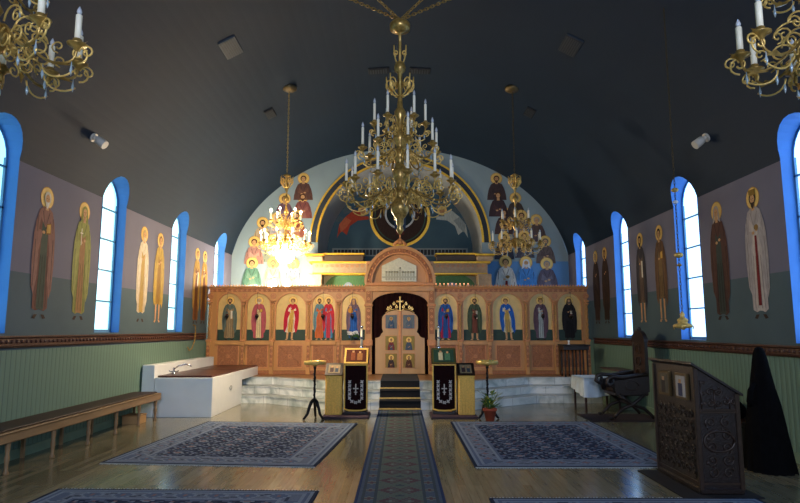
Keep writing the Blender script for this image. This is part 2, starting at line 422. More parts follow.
# ================================================================== FIGURE PAINTING
def saint_poly(mb, x, z0, h, wf, style, y0, dy=-.0016, bust=False, halor=.085):
    """flat painted figure; style: dict robe, mantle, inner, hair, skin, beard, item, veil"""
    S = dict(W=1.0, robe='#6c5b4c', mantle=None, inner=None, hair='#4a2f1d', skin='#c79a6b', beard=False, item=None, veil=None, crown=False, hem=None, lean=0)
    S.update(style); k = [0]
    V0 = .52 if bust else 0
    def T(u, v): return (x + (u + S['lean'] * (v - .4)) * h * wf, z0 + (v - V0) * h)
    def pg(pts, col):
        y = y0 + dy * k[0]; k[0] += 1
        if bust: pts = [(u, max(v, V0)) for u, v in pts]
        q = [T(u, v) for u, v in pts]
        mb.poly(q, y, P(col))
    def el(cx, cz, rx, rz, col, n=14):
        pg([(cx + rx * math.cos(2 * PI * i / n), cz + rz * math.sin(2 * PI * i / n)) for i in range(n)], col)
    sk = S['skin']; hem = S['hem'] or .03; M_ = S['mantle'] or S['robe']; dark = S.get('fold', '#2c2622')
    if not bust:
        fc = sk if S.get('bare') else '#3b2a20'
        for q in (-1, 1):
            if hem > .1: pg([(q * .055, .02), (q * .025, .02), (q * .022, hem + .02), (q * .058, hem + .02)], fc)
            pg([(q * .02, .015), (q * .055, .015), (q * .078, -.012), (q * .045, -.018)], fc)
    pg([(-.085, hem + .01), (-.045, hem - .008), (0, hem + .006), (.05, hem - .01), (.088, hem + .012), (.085, .3), (.078, .5), (.088, .62), (.09, .72), (.075, .785), (.03, .815), (-.03, .815), (-.075, .785), (-.09, .72), (-.088, .62), (-.078, .5), (-.088, .3)], S['robe'])
    if S['inner']: pg([(-.04, hem + .004), (0, hem + .002), (.045, hem), (.04, .4), (.035, .80), (-.035, .80), (-.04, .4)], S['inner'])
    # sleeves
    pg([(-.075, .785), (-.105, .70), (-.122, .60), (-.105, .555), (-.03, .60), (-.028, .63), (-.07, .64), (-.05, .76)], M_)
    pg([(.075, .785), (.105, .70), (.122, .61), (.105, .57), (.035, .62), (.03, .65), (.07, .655), (.05, .76)], M_)
    if S['mantle']:
        pg([(-.122, .60), (-.128, .42), (-.115, .22), (-.085, .16), (-.055, .30), (-.06, .48), (-.03, .60)], M_)
        pg([(.122, .61), (.130, .42), (.120, .20), (.095, .13), (.062, .28), (.065, .48), (.035, .62)], M_)
        pg([(-.075, .785), (-.03, .815), (.03, .815), (.075, .785), (.05, .70), (.0, .66), (-.05, .72)], M_)
        pg([(-.10, .56), (.0, .50), (.07, .38), (.075, .33), (-.02, .42), (-.09, .46)], M_) if S.get('wrap', not S['inner']) else None
        for u0, v0, u1, v1 in ((-.10, .56, -.10, .22), (.10, .58, .105, .20), (-.085, .74, -.09, .62), (.085, .74, .09, .63), (-.04, .78, -.01, .68), (.04, .78, .01, .69)):
            pg([(u0 - .003, v0), (u0 + .003, v0), (u1 + .002, v1), (u1 - .002, v1)], dark)
    for u in (-.055, -.02, .022, .058):
        pg([(u, hem + .02), (u + .005, hem + .02), (u * .7 + .006, .45), (u * .7 + .001, .45)], dark)
    pg([(-.08, .50), (.08, .52), (.08, .505), (-.08, .485)], dark) if not S['inner'] and not S['mantle'] else None
    el(-.018, .622, .017, .013, sk, 8); el(.022, .642, .017, .013, sk, 8)
    if S['item'] == 'book': pg([(.01, .61), (.065, .618), (.065, .70), (.01, .69)], '#8a5a22'); pg([(.017, .62), (.058, .626), (.058, .692), (.017, .683)], '#caa14a')
    if S['item'] == 'scroll': pg([(.018, .47), (.048, .47), (.048, .65), (.018, .65)], '#d8d2bd')
    if S['item'] == 'cross': pg([(-.032, .60), (-.024, .60), (-.024, .74), (-.032, .74)], '#e8e0c8'); pg([(-.048, .695), (-.008, .695), (-.008, .705), (-.048, .705)], '#e8e0c8')
    if S['item'] == 'child': el(-.05, .66, .045, .065, '#c98f3a'); el(-.055, .745, .024, .026, sk)
    if S['item'] == 'stole': pg([(-.012, .08), (.022, .08), (.018, .6), (-.006, .6)], '#7a1f22'); el(.02, .66, .025, .022, '#8a6a3a')
    if S.get('wings'):
        pass
    pg([(-.018, .79), (.018, .79), (.016, .84), (-.016, .84)], sk)
    el(0, .884, .040, .050, S['veil'] or S['hair'])
    el(0, .874, .027, .038, sk)
    if S['beard']: pg([(-.026, .868), (-.016, .852), (.016, .852), (.026, .868), (.018, .825), (0, .80), (-.018, .825)], S['hair'] if S['beard'] is True else S['beard'])
    if S['veil']: pg([(-.040, .88), (-.027, .87), (-.022, .81), (-.055, .785)], S['veil']); pg([(.040, .88), (.027, .87), (.022, .81), (.055, .785)], S['veil'])
    if S['crown']: pg([(-.034, .905), (.034, .905), (.042, .95), (-.042, .95)], '#8a6a2a')
    for e in (-.011, .011): el(e, .880, .005, .0035, '#2a1a12', 6)
    pg([(-.002, .862), (.002, .862), (.001, .880), (-.001, .880)], '#8c5f3e')
    return T(0, .885), halor * h
def halo_part(mb, c, r, y, wf=1):
    mb.ell(c[0], c[1], r, r, y, HALOD, 24); mb.ell(c[0], c[1], r * .93, r * .93, y - .0006, HALO, 24)

STY = {
 'pink': dict(robe='#b0404a', mantle='#b87a6a', inner='#d8c9a0', item='book', beard='#b8b0a0'),
}
# ---------------- side wall murals: (px, side, style, label)
def wall_mural(s, Y, style, label, h=1.82, z=1.78):
    m = MB(); c, r = saint_poly(m, 0, 0, h, 1.08, style, -.004, -.0003)
    o = m.build('saint_mural', None, (s * (XW - .002), Y, z), -s * PI / 2)
    tag(o, label, 'mural', 'standing saints painted on the side walls')
    hm = MB(); halo_part(hm, c, r, -.0028); hm.build('halo', o)
WM = [
 (-1, 8.05, dict(robe='#6f4438', mantle='#8c6155', inner='#3d4a3e', hair='#d0c8b4', beard='#d8d2c4', item='book', hem=.05, fold='#2b2420'), 'tall painted saint with white beard and brownish red mantle beside the nearest left window'),
 (-1, 9.03, dict(robe='#8a8a45', mantle='#9a9a52', inner='#a0764a', veil='#8c8f4a', hair='#6c5030', item='cross', hem=.04, fold='#5a5a30'), 'painted saint in a yellowish green mantle, just before the second left window'),
 (-1, 11.2, dict(robe='#c9bba0', mantle='#d3c8ae', inner='#b39450', hair='#b09a6a', beard='#c8bb98', hem=.08, fold='#a28a55'), 'painted saint in a long pale cream robe, right after the second left window'),
 (-1, 11.97, dict(robe='#a88a3e', mantle='#b89a45', inner='#95702f', hair='#7a5a2a', bare=True, hem=.18, fold='#7b6026'), 'painted saint in short golden robe with bare legs, before the third left window'),
 (-1, 14.2, dict(robe='#8b5a2e', mantle='#b08a3c', inner='#6e4428', hair='#6a4a26', item='scroll', fold='#5a3b20'), 'painted saint in brown and gold, nearer of the pair beside the third left window'),
 (-1, 14.75, dict(robe='#7e4a2a', mantle='#ad8238', inner='#5f3b26', hair='#57391f', item='cross', fold='#4b3120'), 'painted saint in rusty brown, farther of the pair by the left end of the screen'),
 (1, 8.05, dict(robe='#b9b0ac', mantle='#a8a09e', inner='#c6bdb4', hair='#3a2a20', beard=True, item='stole', crown=True, hem=.04, fold='#817a78'), 'painted saint in a long white robe with dark red stole, beside nearest right window'),
 (1, 9.0, dict(robe='#4f3730', mantle='#54382f', inner='#3c4540', veil='#a79f98', hair='#8c857c', hem=.03, fold='#251c1a'), 'painted saint with white head veil and dark brown cloak on the right wall'),
 (1, 11.05, dict(robe='#5d4a3a', mantle='#6a4f38', inner='#77603f', hair='#2e2018', item='book', bare=True, hem=.22, fold='#2c231e'), 'painted warrior saint in short brown tunic, right wall just past the second window'),
 (1, 11.95, dict(robe='#514840', mantle='#3e3b40', inner='#6d5a4b', hair='#2a1e18', beard=True, item='scroll', bare=True, hem=.2, fold='#27211f'), 'painted saint in grey brown short cloak, right wall just before the third window'),
 (1, 14.05, dict(robe='#3f3129', mantle='#463429', hair='#3a2a20', beard=True, fold='#1f1916'), 'dark robed painted saint, nearer of the pair beyond the third right window'),
 (1, 14.72, dict(robe='#4a3830', mantle='#3c2d28', hair='#8c8478', beard='#8c8478', fold='#231b18'), 'dark robed painted saint, farther of the pair close to the right end of the screen'),
]
for s, Y, st, lb in WM: wall_mural(s, Y, st, lb)

# ---------------- saint clusters on the back wall
CL = [  # px, py of halo, robe, mantle, hair, bust size, label
 (303.6, 178.6, '#6b4a3c', '#5b4038', '#4a3020', 'highest haloed saint of the cluster left of the apse, dark brown robe'),
 (302.9, 196.7, '#8a5a50', '#7d4a44', '#503220', 'haloed saint in dusty rose directly below the highest one, left cluster'),
 (284.8, 198.8, '#77607a', '#6a4f5c', '#7a5a3a', 'haloed saint in mauve left of the second from the top, left cluster'),
 (296.7, 215.6, '#9a6a52', '#8a5040', '#4a2d1c', 'haloed saint in rust robe at the middle right of the left cluster'),
 (277, 218, '#8c8a96', '#a8a49c', '#c8c0b0', 'haloed saint in pale grey at the middle of the left cluster'),
 (262.8, 222.8, '#a08a70', '#b09a78', '#3e2a1c', 'haloed saint in tan, left edge of the middle row, left cluster'),
 (254.6, 242, '#b58f7c', '#a3776a', '#4f3020', 'haloed saint in pinkish robe at the far left of the lower cluster'),
 (273, 240, '#a7a08a', '#86907c', '#70502e', 'haloed saint in olive beside the chandelier lights, left cluster'),
 (252.4, 263, '#6f8f78', '#57806a', '#3a2a1c', 'haloed saint in green at the bottom left corner of the left cluster'),
 (273.5, 263, '#d4c9a8', '#c8ba90', '#8a7a5a', 'haloed saint in cream, second of the bottom row, left cluster'),
 (293.5, 264, '#b0a48a', '#8c9aa8', '#a59a88', 'haloed saint in grey blue, right end of the bottom row, left cluster'),
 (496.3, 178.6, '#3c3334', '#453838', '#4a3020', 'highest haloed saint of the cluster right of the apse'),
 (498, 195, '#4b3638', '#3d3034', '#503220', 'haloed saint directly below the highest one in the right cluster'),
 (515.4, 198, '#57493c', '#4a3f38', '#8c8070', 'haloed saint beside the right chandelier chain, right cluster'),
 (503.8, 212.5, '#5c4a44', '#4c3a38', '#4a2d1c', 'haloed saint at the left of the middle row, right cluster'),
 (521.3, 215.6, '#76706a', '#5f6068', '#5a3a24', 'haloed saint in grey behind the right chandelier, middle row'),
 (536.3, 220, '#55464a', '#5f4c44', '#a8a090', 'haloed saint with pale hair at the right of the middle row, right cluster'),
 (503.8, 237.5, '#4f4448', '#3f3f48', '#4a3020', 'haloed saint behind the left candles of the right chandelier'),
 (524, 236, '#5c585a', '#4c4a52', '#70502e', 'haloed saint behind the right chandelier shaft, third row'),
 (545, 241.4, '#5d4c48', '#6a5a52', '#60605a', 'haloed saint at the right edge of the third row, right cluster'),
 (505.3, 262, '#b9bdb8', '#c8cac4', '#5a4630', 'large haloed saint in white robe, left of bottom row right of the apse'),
 (525.7, 262.6, '#3f7ab8', '#4a86c4', '#c8ccd0', 'large haloed saint in blue with white headdress, middle of bottom row'),
 (546.4, 263.9, '#6e6a74', '#5d5560', '#8c8880', 'large haloed saint with grey beard and grey brown robe, bottom row right end'),
]
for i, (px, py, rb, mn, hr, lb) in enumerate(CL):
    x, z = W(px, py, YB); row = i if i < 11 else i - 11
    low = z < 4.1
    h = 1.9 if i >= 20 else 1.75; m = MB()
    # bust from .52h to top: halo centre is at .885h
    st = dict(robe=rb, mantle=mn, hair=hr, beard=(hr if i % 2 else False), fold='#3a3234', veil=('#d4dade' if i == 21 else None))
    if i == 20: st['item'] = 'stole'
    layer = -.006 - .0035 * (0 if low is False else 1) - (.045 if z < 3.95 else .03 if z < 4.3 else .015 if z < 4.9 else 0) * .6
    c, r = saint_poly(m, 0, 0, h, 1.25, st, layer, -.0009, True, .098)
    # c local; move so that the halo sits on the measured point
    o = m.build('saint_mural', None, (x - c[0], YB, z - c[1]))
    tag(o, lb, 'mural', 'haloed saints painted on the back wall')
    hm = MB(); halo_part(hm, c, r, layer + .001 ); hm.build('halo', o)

# ---------------- apse mural: mandorla, flying angels, gold arch bands
g = MB(); g.ring(0, AZ, AR - .0, AR + .06, YB - .05, GOLD, 0, PI, 48, .05); g.ring(0, AZ, AR + .06, AR + .20, YB - .03, mat('arch_dark_band', '#26303a', .7), 0, PI, 48, .03)
g.ring(0, AZ, AR + .20, AR + .25, YB - .05, GOLD, 0, PI, 48, .05)
o = g.build('arch_moulding'); tag(o, 'large gilded arch moulding with dark band framing the apse', 'arch')
m = MB(); cz = WZ(217, YA)
m.ell(0, cz, .97, .97, YA - .004, P('#3b2a24'), 48); m.ring(0, cz, .9, .99, YA - .007, GOLD, n=48); m.ring(0, cz, .80, .84, YA - .007, P('#3f5a4c'), n=48)
m.ell(0, cz + .1, .46, .5, YA - .008, P('#1e2b30'), 40); m.ring(0, cz + .1, .44, .50, YA - .010, P('#c8ced0'), n=40)
o = m.build('painted_medallion'); tag(o, 'round gold rimmed medallion with seated figure painted at centre of the apse', 'mural')
m2 = MB(); saint_poly(m2, 0, cz - .62, 1.15, 1.3, dict(robe='#6b2f2a', mantle='#2f4a6a', beard=True), YA - .012); m2.build('painted_figure', o)
def angel(px, py, c1, c2, flip, label):
    x, z = W(px, py, YA); m = MB(); f = -1 if flip else 1; y = YA
    def pp(pts, col, k): m.poly([(x + f * u, z + v) for u, v in pts], y - .004 - .002 * k, P(col))
    pp([(-.15, .02), (-.75, .38), (-.5, .1), (-.62, -.02), (-.3, -.08)], '#54646a', 0)
    pp([(.1, .25), (-.05, .62), (-.25, .45), (-.2, .2)], '#54646a', 1)
    pp([(.35, .25), (.15, .35), (-.15, .1), (-.35, -.15), (-.42, -.6), (-.28, -.35), (-.1, -.5), (0, -.2), (.25, -.02), (.62, .02), (.6, .12), (.35, .12)], c1, 2)
    pp([(-.15, .1), (-.35, -.15), (-.30, -.42), (-.12, -.25), (.05, -.02)], c2, 3)
    m.ell(x + f * .42, z + .3, .085, .1, y - .014, P('#b98a5e')); 
    o = m.build('angel_mural'); tag(o, label, 'mural')
    h = MB(); h.ell(x + f * .42, z + .31, .16, .16, y - .003, HALO, 20); h.build('halo', o)
angel(350, 220, '#b0452f', '#c06a48', False, 'flying angel in orange red robe painted left of the apse medallion')
angel(455, 220, '#b4bcb4', '#8f9a98', True, 'flying angel in pale robe painted right of the apse medallion')
# dark balustrade frieze on the end wall, two halves
m = MB(); z = 4.09; m.box(-2.2, 2.2, YA - .02, YA, z - .12, z + .14, mat('frieze_grey', '#7f8c8e', .7))
for s in (-1, 1):
    for k in range(14): m.box(*sorted((s * (.55 + k * .115), s * (.64 + k * .115))), YA - .03, YA - .02, z - .08, z + .09, mat('frieze_dark', '#1b252b', .7))
tag(m.build('frieze'), 'grey frieze with dark square openings along the apse end wall', 'frieze')

# entablature across the apse opening
CREAM = mat('entablature_cream', '#b39a78', .6, 0, .15, 12, .2, 40)
e = thing('entablature', 'gilded cornice beam on short pillars across the apse behind the screen', 'cornice', (0, YB - .35, ZSOL))
def EB(name, fn):
    m = MB(); fn(m); return m.build(name, e)
yb0 = -.25; zz = lambda py: WZ(py, YB - .6) - ZSOL
z273, z262, z256, z269 = zz(274), zz(263.5), zz(257), zz(270)
for s in (-1, 1):
    def f(m, s=s):
        x0, x1 = sorted((s * .72, s * 2.42))
        m.box(x0, x1, yb0, .1, z273 + .03, z262, CREAM)
        for k in range(11): m.ring(s * (.9 + k * .14), (z262 + z269) / 2 + .02, .02, .04, yb0 - .012, WOODH, n=10, depth=.012)
    EB('beam', f)
    def f(m, s=s):
        x0, x1 = sorted((s * .72, s * 2.5)); m.box(x0, x1, yb0 - .06, .1, z262, z262 + .06, GOLD, .01)
        x0, x1 = sorted((s * 1.0, s * 2.1)); m.box(x0, x1, yb0 - .12, .1, z262 + .06, z256 + .05, mat('cornice_dark', '#4a3a28', .6), .02); m.box(x0 - .02, x1 + .02, yb0 - .15, .1, z256 + .05, z256 + .10, GOLD, .01)
        x0, x1 = sorted((s * .72, s * 2.42)); m.box(x0, x1, yb0 - .03, .1, z273 - .02, z273 + .03, GOLD, .01)
    EB('gilded_moulding', f)
for s in (-1, 1):
    def f(m, s=s):
        x0, x1 = sorted((s * 2.14, s * 2.52)); m.box(x0, x1, yb0 - .08, .1, 0, z273, CREAM, .02)
    EB('pillar', f)
    def f(m, s=s):
        x0, x1 = sorted((s * 2.1, s * 2.58)); m.box(x0, x1, yb0 - .16, .1, z262 + .06, z262 + .2, CREAM, .03); m.box(x0 - .03, x1 + .03, yb0 - .2, .1, z262 + .2, z262 + .26, GOLD, .01)
    EB('capital', f)
    def f(m, s=s):
        cx = s * 1.45; zc = 2.2; r = .68
        m.prism([(cx - r, 0)] + [(cx + r * math.cos(PI - PI * i / 16), zc + .48 * math.sin(PI * i / 16)) for i in range(17)] + [(cx + r, 0)], .02, .06, P('#4f7a52'))
        m.ring(cx, zc - .1, .22, .26, .012, P('#8fa6b8'), 0, PI, 16)
        m.ell(cx, zc + .02, .15, .2, .014, P('#8a9aa8'))
    o = EB('painted_lunette', f)
def f(m): m.box(-2.3, 2.3, .07, .11, 0, z273, mat('altar_screen_cream', '#98977c', .7))
EB('back_panel', f)

# ================================================================== ICONOSTASIS
YI = 15.08
ico = thing('iconostasis', 'carved honey coloured wooden icon screen with arched painted icons and central portal', 'icon screen', (0, YI, ZSOL))
def X(px, z=1.6): return WX(px, YI, z)
def Z(py): return WZ(py, YI) - ZSOL
ZTOP = Z(286.5); ZBASE = 0
def part(name, fn, parent=None, loc=None):
    m = MB(); fn(m); return m.build(name, parent or ico, loc)
def arch_plate(m, x0, x1, z0, z1, cx, hw, hz0, hzs, y0, y1, mt, rise=None, n=16):
    """plate x0..x1,z0..z1 with an arched hole of half width hw from hz0, springing at hzs"""
    rise = rise if rise is not None else hw
    xs = [x0] + [cx - hw * math.cos(PI * i / n) for i in range(n + 1)] + [x1]
    for y, fl in ((y0, 0), (y1, 1)):
        for i, (a, c) in enumerate(zip(xs, xs[1:])):
            if c - a < 1e-6: continue
            inside = 0 < i < len(xs) - 2
            def top(x): return hzs + rise * math.sqrt(max(0, 1 - ((x - cx) / hw) ** 2))
            if inside:
                m.quad([(a, y, top(a)), (c, y, top(c)), (c, y, z1), (a, y, z1)], mt)
                if hz0 > z0: m.quad([(a, y, z0), (c, y, z0), (c, y, hz0), (a, y, hz0)], mt)
            else: m.quad([(a, y, z0), (c, y, z0), (c, y, z1), (a, y, z1)], mt)
    edge = [(cx - hw, hz0)] + [(cx - hw * math.cos(PI * i / n), hzs + rise * math.sin(PI * i / n)) for i in range(n + 1)] + [(cx + hw, hz0)]
    for (a, za), (c, zc) in zip(edge, edge[1:]): m.quad([(a, y0, za), (c, y0, zc), (c, y1, zc), (a, y1, za)], mt)
    if hz0 > z0: m.quad([(cx - hw, y0, hz0), (cx + hw, y0, hz0), (cx + hw, y1, hz0), (cx - hw, y1, hz0)], mt)
    m.quad([(x0, y0, z1), (x1, y0, z1), (x1, y1, z1), (x0, y1, z1)], mt)
    for x in (x0, x1): m.quad([(x, y0, z0), (x, y1, z0), (x, y1, z1), (x, y0, z1)], mt)
def scrollwork(m, cx, cz, w, h, y, mt, r=.007):
    """carved X of leafy scrolls with a boss"""
    for sx in (-1, 1):
        for sz in (-1, 1):
            pts = []
            for i in range(15):
                t = i / 14; a = t * PI * 2.2; rad = .30 * (1 - t * .75)
                pts.append((cx + sx * w * (.26 + rad * .62 * math.cos(a) * .9), y, cz + sz * h * (.27 + rad * .62 * math.sin(a))))
            m.tube(pts, r, mt, 4)
            m.tube([(cx, y, cz), (cx + sx * w * .2, y, cz + sz * h * .12), (cx + sx * w * .44, y, cz + sz * h * .44)], r, mt, 4)
    m.lathe([(.001, 0)] * 1 + [(w * .09, 0), (w * .05, .01)], mt, 8, (cx, y, cz)) if False else m.ring(cx, cz, w * .03, w * .1, y - .008, mt, n=10, depth=.012)
def rosette(m, cx, cz, r, y, mt):
    m.ring(cx, cz, r * .82, r, y - .006, mt, n=16, depth=.01)
    for k in range(6):
        a = PI * k / 3; m.ell(cx + .5 * r * math.cos(a), cz + .5 * r * math.sin(a), r * .24, r * .24, y - .007, mt, 8)
    m.ell(cx, cz, r * .2, r * .2, y - .008, mt, 8)

zi0 = Z(340.5); zi1 = Z(293.5)      # icon opening
zr0, zr1 = Z(345), Z(340.5)         # rail
zp0, zp1 = Z(367), Z(345.5)         # carved panel
BAYS = [ # px0, px1, style(s), label, door
 (217, 240.5, [dict(robe='#8a7350', mantle='#5c6c62', inner='#9a8560', hair='#3a2416', beard=True, item='scroll', fold='#4a4436')], 0),
 (246.5, 269.5, [dict(robe='#b5525a', mantle='#b0555c', inner='#d8c894', hair='#a89a88', beard='#cfc6b4', item='book', fold='#7d5a4c')], 0),
 (275.5, 305.5, [dict(robe='#e0d8c0', mantle='#b81f35', inner='#c9a24a', hair='#6a4224', item='cross', hem=.16, fold='#8d1f2c', lean=.06, bare=True)], 1),
 (312, 335, [dict(robe='#c96a30', mantle='#5d8a96', inner='#c4653a', hair='#4a3020', beard=True, bare=True, fold='#7b4a2c'), dict(robe='#3f86b0', mantle='#c8323f', inner='#c23848', hair='#4a3020', beard=True, bare=True, fold='#7a2430')], 0),
 (341.5, 365, [dict(robe='#2a5fa8', mantle='#77606c', inner='#2c64b4', veil='#77606c', item='child', fold='#26406c')], 0),
 (434, 457.5, [dict(robe='#a8254a', mantle='#2858a0', inner='#2858a0', hair='#4a3020', beard=True, item='book', bare=True, fold='#203a6c')], 0),
 (463.5, 486.5, [dict(robe='#3f4634', mantle='#4a5a44', inner='#7a4638', hair='#3a2a1c', beard=True, bare=True, item='scroll', hem=.14, fold='#22281e')], 0),
 (493, 523, [dict(robe='#d4cfa8', mantle='#2460b4', inner='#b89a50', hair='#6a4224', hem=.16, lean=-.06, fold='#1e3c74', bare=True, item='cross')], 1),
 (530, 553, [dict(robe='#6a5662', mantle='#5f4a55', inner='#a8b4b0', hair='#3a2a20', crown=True, item='cross', fold='#3c3238')], 0),
 (558.5, 582, [dict(robe='#1c1c1e', mantle='#232324', hair='#2a2a2a', beard='#55504a', veil='#1a1a1c', item='scroll', fold='#101012')], 0),
]
ICB = mat('icon_gold_ground', '#d2b470', .45, .15, .08, 8)
ICBand = mat('icon_ground_green', '#1f3a2c', .6, 0, .15, 10)
xl = [X(208.5), X(243.5), X(272.5), X(309), X(338.5), X(367)]
xr = [X(431.5), X(460.3), X(489.5), X(526.5), X(555.8), X(588.5)]
bounds = [(xl[i], xl[i + 1]) for i in range(5)] + [(xr[i], xr[i + 1]) for i in range(5)]
for (p0, p1, sts, door), (x0, x1) in zip(BAYS, bounds):
    cx = (X(p0) + X(p1)) / 2; hw = (X(p1) - X(p0)) / 2
    if p0 == 217: x0r = x0
    spr = zi1 - hw
    nm = 'side_door' if door else 'icon_bay'
    def fr(m):
        arch_plate(m, x0, x1, (Z(366.5) if not door else .0) if False else .0, ZTOP - .14, cx, hw, zi0, spr, 0, .06, WOOD if not door else WOOD)
    bay = part(nm, fr)
    if door: bay['label'] = 'plain wooden door bay with taller arched angel icon'
    def f(m):
        m.box(cx - hw, cx + hw, .045, .055, zi0, zi0 + .27, ICBand); m.box(cx - hw - .01, cx + hw + .01, .055, .07, zi0 - .01, zi1 + .01, ICB)
        fh = (zi1 - zi0) * .93
        for q, st in enumerate(sts):
            dx = 0 if len(sts) == 1 else (-.115, .115)[q]
            saint_poly(m, cx + dx, zi0 + .03, fh, 1.35 if len(sts) == 1 else 1.1, st, .042 - q * .018, -.0008)
    ip = part('icon_painting', f, bay)
    def f(m):
        fh = (zi1 - zi0) * .93
        for q, st in enumerate(sts):
            dx = 0 if len(sts) == 1 else (-.115, .115)[q]; wf = 1.35 if len(sts) == 1 else 1.1
            halo_part(m, (cx + dx + st.get('lean', 0) * .485 * fh * wf, zi0 + .03 + .885 * fh), .10 * fh, .0435 - q * .001)
    part('halo', f, bay)
    # arch moulding
    def f(m): m.ring(cx, spr, hw, hw + .022, -.025, WOODH, 0, PI, 24, .03); m.ring(cx, spr, hw + .03, hw + .05, -.015, WOOD, 0, PI, 24, .02); m.box(cx - hw - .022, cx - hw, -.02, 0, zi0, spr, WOODH); m.box(cx + hw, cx + hw + .022, -.02, 0, zi0, spr, WOODH)
    part('arch_moulding', f, bay)
    # spandrel rosettes
    def f(m):
        m.box(x0 + .01, x1 - .01, -.004, 0, spr + hw * .62, ZTOP - .15, WOODR) if False else None
        for xx in (x0 + .06, x1 - .06): rosette(m, xx, zi1 - .04, .06, -.004, WOODH)
    # panel
    pw = hw * .78 if door else hw * .86
    def f(m):
        m.box(cx - pw, cx + pw, -.004, .0, zp0, zp1, WOODR)
        for (a, b_, c_, d_) in ((cx - pw - .02, cx - pw, zp0 - .02, zp1 + .02), (cx + pw, cx + pw + .02, zp0 - .02, zp1 + .02), (cx - pw, cx + pw, zp0 - .02, zp0), (cx - pw, cx + pw, zp1, zp1 + .02)): m.box(a, b_, -.018, 0, c_, d_, WOODH)
        scrollwork(m, cx, (zp0 + zp1) / 2, 2 * pw, zp1 - zp0, -.008, mat('panel_relief', '#b87c4e', .5, 0, .15, 22), .0055)
    part('carved_panel', f, bay)
    if not door:
        def f(m): m.box(cx - hw - .03, cx + hw + .03, -.05, 0, zr0, zr1, WOOD, .01)
        part('ledge', f, bay)
    else:
        def f(m): hx = cx + (hw - .03) * (1 if cx < 0 else -1); m.ball((hx + .05 * (1 if cx < 0 else -1), -.035, zr0 + .25), .02, BRASSL); m.tube([(hx + .05 * (1 if cx < 0 else -1), 0, zr0 + .25), (hx + .05 * (1 if cx < 0 else -1), -.03, zr0 + .25)], .008, BRASSL)
        part('door_knob', f, bay)
# carved spandrel band + cornice
for (xa, xb) in ((xl[0], xl[-1]), (xr[0], xr[-1])):
    def f(m):
        m.box(xa, xb, -.01, .08, ZTOP - .14, ZTOP - .06, WOODR)
        k = xa + .06
        while k < xb - .04: rosette(m, k, ZTOP - .1, .03, -.01, WOODH); k += .125
    part('carved_frieze', f)
    def f(m):
        m.box(xa - .01, xb + .01, -.06, .1, ZTOP - .06, ZTOP - .03, WOODH, .008); m.box(xa - .02, xb + .02, -.09, .12, ZTOP - .03, ZTOP, WOOD, .01)
        k = xa + .03
        while k < xb: m.box(k, k + .035, -.085, -.055, ZTOP, ZTOP + .035, WOODH); k += .07
    part('cornice', f)
# pilasters with twisted shafts
PX = [209.5, 243.5, 272.5, 308.8, 338.5, 460.3, 489.5, 526.5, 555.8, 587]
for k, px in enumerate(PX):
    x = X(px); 
    def f(m):
        zb = Z(339.5); zt = Z(304)
        m.box(x - .05, x + .05, -.07, -.0, 0.0, zr1 - .02, WOOD, .01); m.box(x - .035, x + .035, -.078, -.07, zp0, zp1, WOODR)
        for q in range(4): m.ring(x, zp0 + .07 + q * .13, .012, .028, -.084, WOODH, n=8, depth=.006)
        m.box(x - .065, x + .065, -.085, 0, zr1 - .03, zr1 + .03, WOODH, .012)
        # twisted shaft
        for ph in (0, PI):
            pts = [(x + .016 * math.cos(ph + t * .55), -.035 + .016 * math.sin(ph + t * .55), zr1 + .03 + (zt - zr1 - .03) * t / 40) for t in range(41)]
            m.tube(pts, .02, WOOD, 5)
    pil = part('pilaster', f)
    def f(m):
        zt = Z(304); m.box(x - .045, x + .045, -.07, 0, zt - .02, zt + .03, WOODH, .01); m.box(x - .058, x + .058, -.08, 0, zt + .05, zt + .09, WOODH, .01)
        for q in (-1, 0, 1): m.ball((x + q * .03, -.07, zt + .01), .018, WOODH, 6)
    part('capital', f, pil)
    def f(m): m.ring(x, Z(296), 0.0, .075, -.006, WOODR, n=18, depth=.006); rosette(m, x, Z(296), .068, -.008, WOODH)
    part('rosette', f, pil)
# portal
pxl, pxr = X(371.5), X(427.5); pol, por = X(364.5), X(434.5); hwp = (pxr - pxl) / 2; hwo = (por - pol) / 2
zpt = Z(284)
for s in (-1, 1):
    def f(m, s=s):
        x0, x1 = sorted((s * (hwp - .0), s * hwo)); m.box(x0, x1, -.06, .1, 0, zpt, WOOD, .01)
        m.box(x0 + .03, x1 - .03, -.07, -.06, zp0 - .1, zp1, WOODR); m.box(x0 + .03, x1 - .03, -.07, -.06, Z(334), Z(308), WOODR); m.box(x0 + .03, x1 - .03, -.07, -.06, Z(303), Z(289), WOODR)
        xc = (x0 + x1) / 2
        for zz_ in (zp0, zp0 + .15, zp0 + .3, Z(330), Z(324), Z(318), Z(312), Z(300), Z(294)): m.ring(xc, zz_ + .03, .012, .035, -.078, WOODH, n=8, depth=.008)
        m.box(x0 - .02, x1 + .02, -.1, .1, zr0 - .02, zr1 + .02, WOODH, .012)
        m.box(x0 - .02, x1 + .02, -.1, .1, Z(306.5), Z(304), WOODH, .012)
    part('portal_pier', f)
zsp = Z(281)
